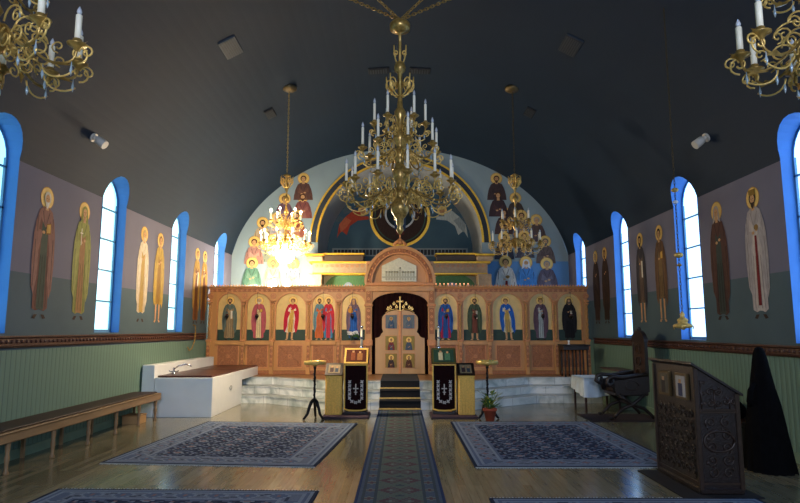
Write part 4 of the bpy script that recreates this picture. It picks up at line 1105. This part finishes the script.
fo = thing('baptismal_font', 'white boxed baptismal font with dark red brown lid beside the marble steps', 'font', (-4.1, 12.9, 0))
def fp(name, fn):
    m = MB(); fn(m); return m.build(name, fo)
def f(m): m.box(-.46, .62, -1.53, .58, 0, .72, WHITE, .006); m.box(-.46, .62, .58, 2.05, ZSOL + .005, .72, WHITE, .006)
fp('casing', f)
def f(m): m.box(-.42, .60, -1.51, 2.05, .721, .755, mat('font_lid', '#4a2620', .3, 0, .2, 7, stretch=(1, .2, 1)), .008); m.box(-.40, .58, .2, .215, .755, .758, WOODD)
o = fp('lid', f); o['label'] = 'dark red brown flat lid'
def f(m): m.box(-.70, -.47, -1.53, 0.55, 0, .95, WHITE, .006); m.box(-.70, -.47, .55, 2.05, ZSOL + .005, .95, WHITE, .006)
fp('backboard', f)
def f(m):
    m.lathe([(.035, .757), (.035, .77), (.02, .78), (.02, .85), (.026, .86), (.01, .87)], SILVER, 12, (-.33, -.95, 0))
    m.tube([(-.33, -.95, .84), (-.25, -.93, .90), (-.12, -.88, .93), (-.04, -.85, .91), (-.03, -.85, .88)], .012, SILVER, 8)
    for s in (-1, 1): m.tube([(-.33, -.95, .79), (-.33 + s * .06, -.95 + s * .02, .79), (-.33 + s * .09, -.95, .81)], .012, SILVER, 6)
fp('faucet', f)
def f(m): m.tube([(.635, -.35 + .07 * math.cos(t), .43 + .04 * math.sin(t)) for t in [2 * PI * i / 16 for i in range(17)]], .006, SILVER, 5)
fp('ring_handle', f)

# ================================================================== ANALOGIA (icon stands) and mats
matmat = mat('stand_mat', '#3a2b38', .9, 0, .2, 30)
for s in (-1, 1):
    m = MB(); m.box(-.43, .43, -.42, .35, 0, .035, matmat, .01); m.box(-.38, .38, -.36, .29, .0351, .037, mat('stand_mat_in', '#4d3a45', .9, 0, .2, 30))
    tag(m.build('step_mat', None, (s * 1.00, 11.60, 0)), 'low dark mat under the pair of icon stands %s of the aisle' % ('left' if s < 0 else 'right'), 'mat', 'mats under the icon stands')
zm = .037
def tall_stand(s):
    x = s * .83; r = thing('icon_stand', 'tall narrow icon stand draped in black embroidered cloth, %s of the aisle' % ('left' if s < 0 else 'right'), 'icon stand', (x, 11.6, zm), 0, 'black draped icon stands')
    m = MB(); w2 = .225
    m.box(-w2 + .01, w2 - .01, -.1, .18, .0, .06, EBONY, .01); m.box(-w2 + .03, w2 - .03, -.08, .16, .06, .86, EBONY)
    m.build('body', r)
    m = MB(); m.box(-w2, w2, -.115, -.09, .07, .92, VELVET, .006); m.build('drape', r)
    m = MB()
    for a in ((-w2, -w2 + .028, .09, .93), (w2 - .028, w2, .09, .93)): m.box(a[0], a[1], -.128, -.114, a[2], a[3], GOLDCL, .005)
    m.tube([(-w2 + .014, -.12, .10), (-.12, -.12, .075), (0, -.12, .07), (.12, -.12, .075), (w2 - .014, -.12, .10)], .016, GOLDCL, 6)
    m.box(-w2, w2, -.128, -.114, .90, .925, GOLDCL, .004); m.build('gold_trim', r)
    m = MB(); E = mat('white_embroidery', '#d0c8c0', .7); y = -.12
    m.box(-.01, .01, y, -.114, .36, .56, E); m.box(-.05, .05, y, -.114, .465, .485, E); m.box(-.03, .03, y, -.114, .40, .415, E)
    for (u, v) in [(q * .115, .30 + k * .075) for k in range(5) for q in (-1, 1)] + [(-.07, .24), (0, .22), (.07, .24)]:
        m.ring(u, v, .006, .022, y, E, n=7, depth=.006); 
        for k in range(4): m.ell(u + .028 * math.cos(k * PI / 2 + .7), v + .028 * math.sin(k * PI / 2 + .7), .010, .010, y + .0005, E, 6)
    for q in (-1, 1): m.tube([(q * .115, y, .60), (q * .13, y, .5), (q * .10, y, .42), (q * .125, y, .34), (q * .1, y, .26), (0, y, .21)], .004, E, 4)
    m.build('embroidery', r)
    m = MB(); m.prism([(-.14, .93), (.16, .93), (.16, 1.20), (.10, 1.20)], -w2 - .01, w2 + .01, EBONY, 'x'); m.build('desk', r)
    n = Vector((0, -.27, .24)).normalized(); 
    m = MB()
    def sl(u, t, off): # point on the sloped desk; t 0..1 from lip to top
        return (u, -.14 + .24 * t - .747 * off, .93 + .27 * t + .664 * off)
    def slab(u0, u1, t0, t1, o0, o1, mt):
        a = m.add(*[sl(u, t, o) for o in (o0, o1) for (u, t) in ((u0, t0), (u1, t0), (u1, t1), (u0, t1))])
        for q in ((0, 1, 2, 3), (4, 5, 6, 7), (0, 1, 5, 4), (1, 2, 6, 5), (2, 3, 7, 6), (3, 0, 4, 7)): m.face([a[i] for i in q], mt)
    slab(-.225, .225, .0, 1.02, .002, .02, GOLDCL if s < 0 else mat('frame_green_gold', '#5a5a34', .4, .3)); slab(-.19, .19, .1, .9, .02, .026, P('#5a2a1c') if s < 0 else P('#2c4a3c'))
    cols_ = ('#8a4a2c', '#a06a3c', '#c79a6b') if s < 0 else ('#c9c29a', '#4d7a5c', '#c79a6b')
    slab(-.10, -.02, .2, .7, .026, .028, P(cols_[0])); slab(.02, .12, .2, .65, .026, .028, P(cols_[1])); slab(-.08, -.04, .7, .82, .026, .029, P(cols_[2])); slab(.05, .09, .65, .78, .026, .029, P(cols_[2]))
    m.build('icon', r)
def short_stand(s):
    x = s * 1.24; r = thing('icon_stand', 'short icon stand in plain gold cloth, outer one %s of the aisle' % ('left' if s < 0 else 'right'), 'icon stand', (x, 11.55, zm), 0, 'gold draped icon stands')
    m = MB(); m.box(-.155, .155, -.13, .16, 0, .72, GOLDCL, .012); 
    for k in range(6): u = -.13 + k * .052; m.tube([(u, -.131, .02), (u + .005, -.133, .4), (u, -.131, .70)], .006, GOLDCL, 5)
    m.build('cloth_cover', r)
    m = MB(); m.prism([(-.14, .72), (.17, .72), (.17, .92), (.12, .92)], -.165, .165, EBONY, 'x'); m.build('desk', r)
    m = MB()
    def sl(u, t, off): return (u, -.14 + .26 * t - .61 * off, .72 + .20 * t + .79 * off)
    def slab(u0, u1, t0, t1, o0, o1, mt):
        a = m.add(*[sl(u, t, o) for o in (o0, o1) for (u, t) in ((u0, t0), (u1, t0), (u1, t1), (u0, t1))])
        for q in ((0, 1, 2, 3), (4, 5, 6, 7), (0, 1, 5, 4), (1, 2, 6, 5), (2, 3, 7, 6), (3, 0, 4, 7)): m.face([a[i] for i in q], mt)
    slab(-.165, .165, 0, 1.02, .001, .018, EBONY); slab(-.11, .11, .15, .85, .018, .022, P('#9a8a6a')); slab(-.08, -.01, .22, .6, .022, .024, P('#4a3a3a')); slab(.02, .08, .22, .55, .022, .024, P('#3a4a5a')); slab(-.06, -.03, .6, .75, .022, .025, P('#c79a6b')); slab(.035, .065, .55, .7, .022, .025, P('#c79a6b'))
    m.build('icon', r)
for s in (-1, 1): tall_stand(s); short_stand(s)

# silver candlesticks standing on the solea behind the tall stands
for px, sd in ((361.5, 'left'), (438.5, 'right')):
    y = 12.2; x = WX(px, y, 1.4)
    r = thing('candlestick', 'tall silver candlestick standing behind the black draped stand on the %s' % sd, 'candlestick', (x, y, 0), 0, 'silver candlesticks')
    zt = WZ(325.5, y)
    m = MB(); m.lathe([(.11, 0), (.11, .015), (.05, .04), (.02, .08), (.016, .3), (.028, .33), (.016, .36), (.014, .8), (.026, .83), (.014, .86), (.013, 1.2), (.03, 1.22), (.045, 1.26), (.02, 1.28)], SILVER, 14); m.build('stem', r)
    m = MB(); m.lathe([(.02, 1.28), (.02, zt - .06)], CANDLE, 10); m.lathe([(.028, 1.42), (.04, 1.44), (.028, 1.46)], SILVER, 10); m.lathe([(.022, zt - .06), (.035, zt - .02), (.01, zt)], SILVER, 10); m.build('candle', r)

# vigil lamps hanging in front of the eight icons
WHO = ['the leftmost icon, grey green robe', 'the second icon from left, pink robe', 'the icon of two figures', 'the mother and child icon left of the portal', 'the blue robed icon right of the portal', 'the dark green robed icon', 'the violet robed icon, second from right end', 'the black robed icon at the right end']
VLM = mat('vigil_lamp_dark', '#2c2a26', .35, .6, .3, 20)
for px, who in zip((228, 257.8, 323.3, 352.5, 446.2, 475.2, 542, 570.2), WHO):
    x = X(px); r = thing('vigil_lamp', 'small dark vigil lamp hanging before ' + who, 'lamp', (x, YI - .14, ZSOL + Z(320)), 0, 'vigil lamps before the icons')
    m = MB(); m.lathe([(.004, 0), (.012, .012), (.008, .025), (.03, .05), (.046, .085), (.05, .11), (.042, .115), (.036, .09), (.01, .06)], VLM, 12); m.build('lamp_bowl', r)
    m = MB(); m.lathe([(.024, .085), (.03, .14), (.026, .145)], mat('red_glass_cup', '#5a1c1c', .15), 10); m.build('glass_cup', r)
    m = MB(); tz_ = Z(292.5) - Z(320)
    for k in range(3):
        a = 2 * PI * k / 3 + .5; m.tube([(.047 * math.cos(a), .047 * math.sin(a), .11), (.02 * math.cos(a), .02 * math.sin(a), .22), (0, 0, .28)], .003, VLM, 4)
    m.tube([(0, 0, .28), (0, 0, tz_ - .0)], .003, VLM, 4); m.tube([(0, 0, tz_), (0, .13, tz_ + .0)], .007, VLM, 5); m.build('chain', r)

# flowers on the ledge before the fifth icon
fx = X(352.5); r = thing('flower_vase', 'white flower bouquet in a small dark vase on the screen ledge, left of portal', 'flowers', (fx, YI - .13, ZSOL + zr1 + .0))
m = MB(); m.lathe([(.03, 0), (.045, .03), (.04, .07), (.025, .09), (.035, .11)], mat('vase_green', '#23402c', .3), 12); m.box(-.06, .06, -.05, .13, -.018, -.001, WOOD); m.build('vase', r)
rnd = random.Random(5); m = MB(); l = MB()
for k in range(26):
    a = rnd.random() * 2 * PI; rr = .15 * math.sqrt(rnd.random()); z = .14 + .10 * rnd.random() * (1 - rr * 2)
    cx_, cy_ = rr * math.cos(a), rr * .45 * math.sin(a) - .01
    for q in range(5): m.ball((cx_ + .018 * math.cos(q * 1.257), cy_ + .012 * math.sin(q * 1.257), z + .004 * q), .014, PETAL, 6)
    l.tube([(0, 0, .09), (cx_ * .6, cy_ * .6, z * .75), (cx_, cy_, z)], .003, LEAF, 4)
    l.face(l.add((cx_ * .7, cy_, z - .05), (cx_ * 1.1 + .02, cy_ - .02, z - .04), (cx_ * 1.3, cy_, z - .08), (cx_ * .9, cy_ + .01, z - .07)), LEAF)
m.build('blossoms', r); l.build('stems', r)

# ================================================================== TRAY CANDLE STANDS
def tray_stand(px, py, label):
    x, y = G(px, py, 0); r = thing('candle_stand', label, 'candle stand', (x, y, 0), 0, 'round tray candle stands')
    zt = .99
    m = MB(); m.lathe([(.02, zt - .06), (.05, zt - .03), (.19, zt - .02), (.205, zt), (.205, zt + .05), (.195, zt + .05), (.19, zt + .01), (.02, zt + .005)], BRASSL, 24); m.build('tray', r)
    m = MB(); m.lathe([(.17, zt + .012), (.17, zt + .035)], mat('tray_sand', '#a8a878', .9, 0, .2, 60), 20)
    for k in range(7):
        a = k * 2.4; m.lathe([(.014, zt + .03), (.014, zt + .055)], P('#7aa86a' if k % 2 else '#d8c86a'), 8, (.11 * math.cos(a), .11 * math.sin(a), 0))
    m.build('sand_bed', r)
    m = MB(); m.lathe([(.02, .30), (.03, .34), (.018, .38), (.018, .5), (.026, .52), (.018, .54), (.018, .7), (.026, .72), (.018, .74), (.018, .88), (.03, .92), (.015, zt - .05)], IRON, 12)
    m.tube([(.022 * math.cos(t), .022 * math.sin(t), .36 + .5 * t / 25) for t in [i * .7 for i in range(36)]], .006, IRON, 4); m.build('stem', r)
    for k in range(3):
        a = -PI / 2 + PI / 3 + 2 * PI * k / 3; c, s_ = math.cos(a), math.sin(a)
        m = MB(); m.tube([(c * u, s_ * u, z) for u, z in ((.015, .34), (.06, .30), (.10, .2), (.13, .10), (.18, .035), (.20, .015))], .034, IRON, 8, .02); m.ball((c * .205, s_ * .205, .018), .018, IRON, 8); m.build('leg', r)
    return x, y
tray_stand(314, 419, 'black iron candle stand with round brass tray at left, on bare floor')
tray_stand(488, 418, 'black iron candle stand with round brass tray at right, behind the potted plant')
x, y = G(488.5, 419, 0); y -= .20
r = thing('potted_plant', 'small green and yellow plant in a terracotta pot before the right candle stand', 'plant', (x, y, 0)); r.scale = (1.35, 1.35, 1.25)
m = MB(); m.lathe([(.055, 0), (.085, .14), (.095, .14), (.095, .17), (.08, .17), (.075, .15)], TERRA, 16); m.build('pot', r)
m = MB(); rnd = random.Random(9)
for k in range(90):
    a = rnd.random() * 2 * PI; rr = .05 + .12 * rnd.random(); z = .20 + .2 * rnd.random(); d = .045
    c = Vector((rr * math.cos(a), rr * math.sin(a), z)); t = Vector((math.cos(a), math.sin(a), .3 + .5 * rnd.random())).normalized(); u = t.cross(Vector((0, 0, 1))).normalized()
    m.face(m.add(c - t * d, c + u * .016, c + t * d, c - u * .016), LEAF if rnd.random() < .6 else LEAFY)
    if k % 3 == 0: m.tube([(0, 0, .14), tuple(c * .5 + Vector((0, 0, .09))), tuple(c)], .003, LEAF, 4)
m.build('foliage', r)

# ================================================================== RIGHT SIDE
# white clothed table
tx0, tx1, ty0, ty1, tz = 3.55, 4.25, 12.05, 12.75, .66
tx0, tx1, ty0, ty1 = 3.60, 4.36, 12.0, 12.85
tc_ = ((tx0 + tx1) / 2, (ty0 + ty1) / 2)
ZT_ = 0
# the table stands in the corner beside the steps
r = thing('side_table', 'small dark side table beside the marble steps, mostly under a white cloth', 'table', (tc_[0], tc_[1], 0))
m = MB(); m.box(-.36, .36, -.4, .4, tz - .03, tz, WOODD, .006); m.build('tabletop', r)
for sx in (-1, 1):
    for sy in (-1, 1): m = MB(); m.box(sx * .33 - .02, sx * .33 + .02, sy * .37 - .02, sy * .37 + .02, 0, tz - .03, WOODD, .004); m.build('leg', r)
def cloth(cx, cy, hx, hy, z, drop):
    m = MB(); n = 40; per = []
    for i in range(n * 4):
        s_ = i // n; t = (i % n) / n * 2 - 1
        p = [(t * hx, -hy), (hx, t * hy), (-t * hx, hy), (-hx, -t * hy)][s_]
        nrm = [(0, -1), (1, 0), (0, 1), (-1, 0)][s_]; per.append((p, nrm, i))
    rows = []
    for k in range(6):
        q = k / 5; row = []
        for p, nr, i in per:
            wv = .016 * q * math.sin(i * .55) + .012 * q * math.sin(i * .23 + 1)
            dz = drop * q * (1 + .18 * math.sin(i * .08 + 1)); o_ = .006 + .02 * q + wv
            row.append(m.add((p[0] + nr[0] * o_, p[1] + nr[1] * o_, z - dz))[0])
        rows.append(row)
    for a, b_ in zip(rows, rows[1:]):
        for i in range(len(a)): m.face([a[i], a[(i + 1) % len(a)], b_[(i + 1) % len(a)], b_[i]], WHITEC, True)
    m.face(rows[0], WHITEC)
    return m
o = cloth(0, 0, .375, .41, tz + .004, .32).build('tablecloth', None, (tc_[0], tc_[1], 0)); tag(o, 'white cloth draped over the small side table at the right', 'tablecloth')
m = MB(); m.lathe([(.05, 0), (.055, .01), (.03, .02), (.02, .03)], BRASSL, 12); 

# throne (dark carved armchair) facing the aisle
def carved_chair():
    r = thing('bishop_throne', 'very dark carved armchair with tall back standing against the right wall', 'armchair', (4.14, 11.25, .014))
    # faces -x ; back at +x
    m = MB(); m.box(-.30, .30, -.32, .32, .42, .48, EBONY, .015); m.build('seat', r)
    m = MB(); m.box(-.27, .27, -.29, .29, .481, .53, mat('throne_cushion', '#2a1716', .8, 0, .2, 20), .02); m.build('seat_cushion', r)
    m = MB(); m.box(.27, .33, -.30, -.25, .48, 1.38, EBONY, .01); m.box(.27, .33, .25, .30, .48, 1.38, EBONY, .01); m.box(.285, .315, -.25, .25, .60, 1.36, EBONYH)
    ring_ = [(-.30, 1.36)] + [(.30 * math.cos(PI - PI * i / 14), 1.38 + .20 * math.sin(PI * i / 14)) for i in range(15)] + [(.30, 1.36)]
    m.prism(ring_, .265, .335, EBONY, 'x'); m.ball((.30, 0, 1.6), .04, EBONY, 8); m.ball((.30, -.27, 1.42), .035, EBONY, 8); m.ball((.30, .27, 1.42), .035, EBONY, 8)
    for k in range(3): m.tube([(.262, .1 * math.cos(t), .8 + .22 * k + .08 * math.sin(t)) for t in [2 * PI * i / 12 for i in range(13)]], .012, EBONYH, 5)
    m.build('backrest', r)
    for s in (-1, 1):
        m = MB(); y = s * .31
        m.tube([(.29, y, .80), (.1, y, .78), (-.15, y, .74), (-.33, y, .76), (-.42, y, .72), (-.44, y, .64), (-.38, y, .60), (-.33, y, .64)], .036, EBONY, 8)
        m.tube([(-.30, y, .48), (-.34, y, .58), (-.33, y, .72)], .026, EBONY, 7); m.prism([(-.30, .47), (.28, .47), (.28, .76), (.05, .74), (-.18, .70), (-.32, .68)], y - .018, y + .018, EBONY, 'y'); m.tube([(.0 + .12 * math.cos(t), y - .02, .6 + .08 * math.sin(t)) for t in [2 * PI * i / 14 for i in range(15)]], .012, EBONYH, 5); m.build('armrest', r)
        m = MB(); m.tube([(-.34, y, .035), (-.30, y, .09), (-.18, y, .2), (0, y, .27), (.12, y, .36), (.22, y, .44)], .03, EBONY, 7); m.tube([(-.36, y, .03), (-.42, y, .03)], .03, EBONY, 7); m.build('leg', r)
        m = MB(); m.tube([(.36, y, .035), (.32, y, .09), (.2, y, .2), (0, y, .27), (-.12, y, .36), (-.24, y, .44)], .03, EBONY, 7); m.build('leg', r)
    m = MB(); m.tube([(0, -.31, .27), (0, .31, .27)], .022, EBONY, 8); m.build('stretcher', r)
    return r
carved_chair()
m = MB(); m.box(-.60, .70, -.42, .55, 0, .012, mat('throne_mat', '#2b2026', .95, 0, .3, 30)); m.box(-.54, .64, -.36, .49, .0121, .0125, mat('throne_mat_in', '#3a2a2c', .95, 0, .3, 24))
tag(m.build('small_rug', None, (3.98, 11.25, 0), 0), 'small dark rug under the carved armchair', 'rug')
# low green cabinet along right wall
m0 = thing('low_cabinet', 'low green panelled cabinet with brown edging against the right wall behind the table', 'cabinet', (4.62, 13.15, 0))
m = MB(); m.box(-.18, .19, -.8, .3, 0, .76, mat('cabinet_green', '#5d6f5a', .6, 0, .06, 5), .005); m.build('body', m0)
m = MB(); m.box(-.20, .19, -.82, .32, .761, .79, TRIMW, .006); m.build('top', m0)
for yy in (-.76, -.22):
    m = MB(); m.box(-.195, -.181, yy, yy + .48, .08, .70, mat('cabinet_green_door', '#66785f', .6, 0, .06, 5), .004); o = m.build('door', m0)
    m = MB(); m.ball((-.205, yy + .42, .45), .012, BRASS, 8); m.build('knob', o)
# dark console with candles on solea at right end of screen
cx_ = WX(574.5, 14.4, 1.2); m0 = thing('console_table', 'tall narrow dark table on the platform before the last icon at right', 'table', (cx_, 14.45, ZSOL + .004))
zt = WZ(346, 14.3) - ZSOL
m = MB(); m.box(-.30, .30, -.2, .2, zt - .10, zt, EBONY, .01); m.box(-.33, .33, -.23, .23, zt, zt + .03, EBONY, .008); m.build('tabletop', m0)
for sx in (-1, -.33, .33, 1):
    for sy in (-1, 1):
        m = MB(); m.lathe([(.022, 0), (.018, .08), (.024, .3), (.018, .5), (.022, zt - .1)], EBONY, 8, (sx * .26, sy * .16, 0)); m.build('leg', m0)
m = MB(); m.lathe([(.03, 0), (.035, .01), (.014, .02), (.012, .05), (.025, .06), (.022, .10), (.01, .1)], PETAL, 12); tag(m.build('votive_cup', None, (cx_ - .17, 14.27, ZSOL + .004 + zt + .031)), 'tiny white votive cup on the dark console table', 'votive cup')

# lectern
lx0, lx1, ly0, ly1 = 2.94, 3.34, 6.1, 7.05; LC = ((lx0 + lx1) / 2, (ly0 + ly1) / 2)
m = MB(); m.box(-.42, .34, -.6, .56, 0, .012, mat('lectern_mat', '#0f0d10', .95)); tag(m.build('floor_mat', None, (LC[0], LC[1], 0)), 'thin black mat under the big carved lectern', 'mat')
le = thing('lectern', 'large dark carved wooden lectern with sloping top at the right', 'lectern', (LC[0], LC[1], .013))
ex, ey = .20, .475; zh, zl_ = 1.23, .98
def lp(name, fn, par=None):
    m = MB(); fn(m); return m.build(name, par or le)
def f(m):
    m.prism([(-ex, .06), (ex, .06), (ex, zl_), (-ex + .02, zh - .01), (-ex, zh - .01)], -ey, ey, EBONY, 'y')
    m.box(-ex - .02, ex + .02, -ey - .02, ey + .02, 0, .06, EBONY, .012)
    for (x_, y_) in ((-ex, -ey), (ex, -ey), (-ex, ey), (ex, ey)): zt_ = zh - .02 if x_ < 0 else zl_ - .02; m.box(x_ - .022, x_ + .022, y_ - .022, y_ + .022, .04, zt_, EBONYH, .006)
lp('body', f)
def f(m):
    a = math.atan2(zh - zl_, 2 * ex); dx, dz = math.cos(a), -math.sin(a); pts = [(-ex - .05, zh + .03), (ex + .05, zh + .03 + (2 * ex + .1) * dz / dx)]
    m.prism([(pts[0][0], pts[0][1] - .012), (pts[1][0], pts[1][1] - .012), (pts[1][0], pts[1][1] + .012), (pts[0][0], pts[0][1] + .012)], -ey - .04, ey + .04, EBONY, 'y')
lp('sloping_top', f)
def vine(m, u0, u1, v0, v1, put, seed):
    rnd = random.Random(seed); nu = max(2, round((u1 - u0) / .13)); nv = max(1, round((v1 - v0) / .12))
    for i in range(nu):
        for j in range(nv):
            cu = u0 + (u1 - u0) * (i + .5) / nu; cv = v0 + (v1 - v0) * (j + .5) / nv; rr = min((u1 - u0) / nu, (v1 - v0) / nv) * .46; sg = 1 if (i + j) % 2 else -1; a0 = rnd.random() * 6
            m.tube([put(cu + rr * (1 - .8 * k / 14) * math.cos(a0 + sg * 8 * k / 14), cv + rr * (1 - .8 * k / 14) * math.sin(a0 + sg * 8 * k / 14)) for k in range(15)], .008, EBONYH, 4)
            m.tube([put(cu + rr * math.cos(a0), cv + rr * math.sin(a0)), put(cu + rr * 1.3 * math.cos(a0 + .6), cv + rr * 1.3 * math.sin(a0 + .6))], .006, EBONYH, 4)
def f(m):
    vine(m, -ex + .05, ex - .05, .14, .74, lambda u, v: (u, -ey - .006, v), 3)
    m.tube([(.15 * math.cos(t), -ey - .01, .5 + .1 * math.sin(t)) for t in [2 * PI * i / 18 for i in range(19)]], .012, EBONYH, 5)
    m.box(-ex + .02, ex - .02, -ey - .018, -ey, .77, .79, EBONYH); m.box(-ex + .02, ex - .02, -ey - .014, -ey, .09, .11, EBONYH)
lp('carved_side_panel', f)
def f(m):
    m.box(-ex + .02, ex - .02, -ey - .012, -ey, .795, .812, EBONYH)
    for u_, v_ in ((-.15, 1.08), (-.02, 1.0), (.13, .92)): m.tube([(u_, -ey - .006, .80), (u_, -ey - .006, v_)], .007, EBONYH, 4)
    for (u0, u1, v1) in ((-ex + .04, -.1, 1.12), (-.1, .06, 1.03), (.06, .2, .95)): vine(m, u0, u1, .81, v1, lambda u, v: (u, -ey - .006, v), 4)
lp('carved_gable', f)
def f(m):
    vine(m, -ey + .05, ey - .05, .14, .80, lambda u, v: (-ex - .006, u, v), 5)
    m.box(-ex - .014, -ex, -ey + .02, ey - .02, .09, .11, EBONYH)
lp('carved_front_panel', f)
for k, (yy, c1, c2) in enumerate(((-.22, '#a9a7a6', '#3a3f5a'), (.18, '#5d5648', '#3a3430'))):
    def f(m):
        m.box(-ex - .03, -ex, yy - .13, yy + .13, .88, 1.14, mat('small_frame_gold', '#5c4a2a', .4, .4)); m.box(-ex - .034, -ex - .03, yy - .10, yy + .10, .905, 1.115, P(c1))
        m.box(-ex - .036, -ex - .034, yy - .045, yy + .045, .91, 1.04, P(c2)); m.box(-ex - .037, -ex - .034, yy - .025, yy + .025, 1.04, 1.08, P('#b08a66'))
    o = lp('framed_icon', f)
a = math.atan2(zh - zl_, 2 * ex)
for k, (yy, u, lb) in enumerate(((-.30, -.10, 'open white service book lying on the lectern top, nearer one'), (.24, -.10, 'open white service book lying on the lectern top, farther one'))):
    m = MB()
    for s in (-1, 1):
        pts = [(0, .0), (s * .05, .016), (s * .12, .012), (s * .15, .004), (s * .15, 0)]
        m.prism([(p[0], p[1] + .001) for p in pts], -.12, .12, mat('page_white', '#c9d4dc', .7), 'x')
    o = m.build('open_book', None, (LC[0] + u, LC[1] + yy, .013 + zh + .044 + (-ex - .05 - u) * math.tan(a) * -1 * -1 + 0)); o.rotation_euler = (0, a, 0)
    tag(o, lb, 'book', 'books on the lectern')

# cloaked stand at far right
def cloak():
    r = MB(); prof_ = [(.015, 1.43), (.045, 1.42), (.065, 1.37), (.085, 1.28), (.105, 1.15), (.14, .95), (.18, .75), (.21, .5), (.235, .25), (.255, .05), (.26, .0)]
    n = 36; rows = []
    for rr, z in prof_:
        row = []
        for i in range(n):
            t = 2 * PI * i / n; q = 1 + (1.42 - z) * .09 * math.sin(i * 2.6 + z * 2)
            row.append(r.add((rr * q * math.cos(t) + (1.43 - z) * .02, rr * q * math.sin(t) * 1.1, z))[0])
        rows.append(row)
    for a_, b_ in zip(rows, rows[1:]):
        for i in range(n): r.face([a_[i], a_[(i + 1) % n], b_[(i + 1) % n], b_[i]], BLACK, True)
    r.face(rows[0], BLACK); r.face(rows[-1][::-1], BLACK)
    r.tube([(-.12, -.05, 1.0), (-.19, -.08, .92), (-.2, -.06, .8), (-.16, -.02, .76)], .035, BLACK, 7)
    o = r.build('draped_cloak', None, (4.22, 7.15, 0)); o.scale = (.92, .92, .98); tag(o, 'tall black cloak draped over a stand at the far right', 'cloak')
cloak()
# low bench with dark bag on right wall
m0 = thing('low_bench', 'low dark bench against the right wall behind the lectern', 'bench', (4.58, 8.9, 0))
m = MB(); m.box(-.22, .22, -1.0, 1.0, .36, .42, WOODD, .01); m.build('seat', m0)
for yy in (-.85, .85):
    m = MB(); m.box(-.2, .2, yy - .03, yy + .03, 0, .36, WOODD); m.build('leg', m0)
m = MB()
rows = []; n = 20
for rr, z in ((.16, 0), (.2, .05), (.19, .14), (.13, .22), (.05, .25)):
    rows.append([m.add((rr * .9 * math.cos(2 * PI * i / n) * (1 + .06 * math.sin(3 * i)), rr * 1.7 * math.sin(2 * PI * i / n) * (1 + .05 * math.cos(2 * i)), z))[0] for i in range(n)])
for a_, b_ in zip(rows, rows[1:]):
    for i in range(n): m.face([a_[i], a_[(i + 1) % n], b_[(i + 1) % n], b_[i]], BLACK, True)
m.face(rows[0][::-1], BLACK); m.face(rows[-1], BLACK)
o = m.build('bag', None, (4.56, 8.55, .421)); tag(o, 'lumpy black bag lying on the low bench by the right wall', 'bag')
h = MB(); h.tube([(0, -.14, .2), (0, -.08, .30), (0, .08, .30), (0, .14, .2)], .012, BLACK, 6); h.build('bag_handle', o)
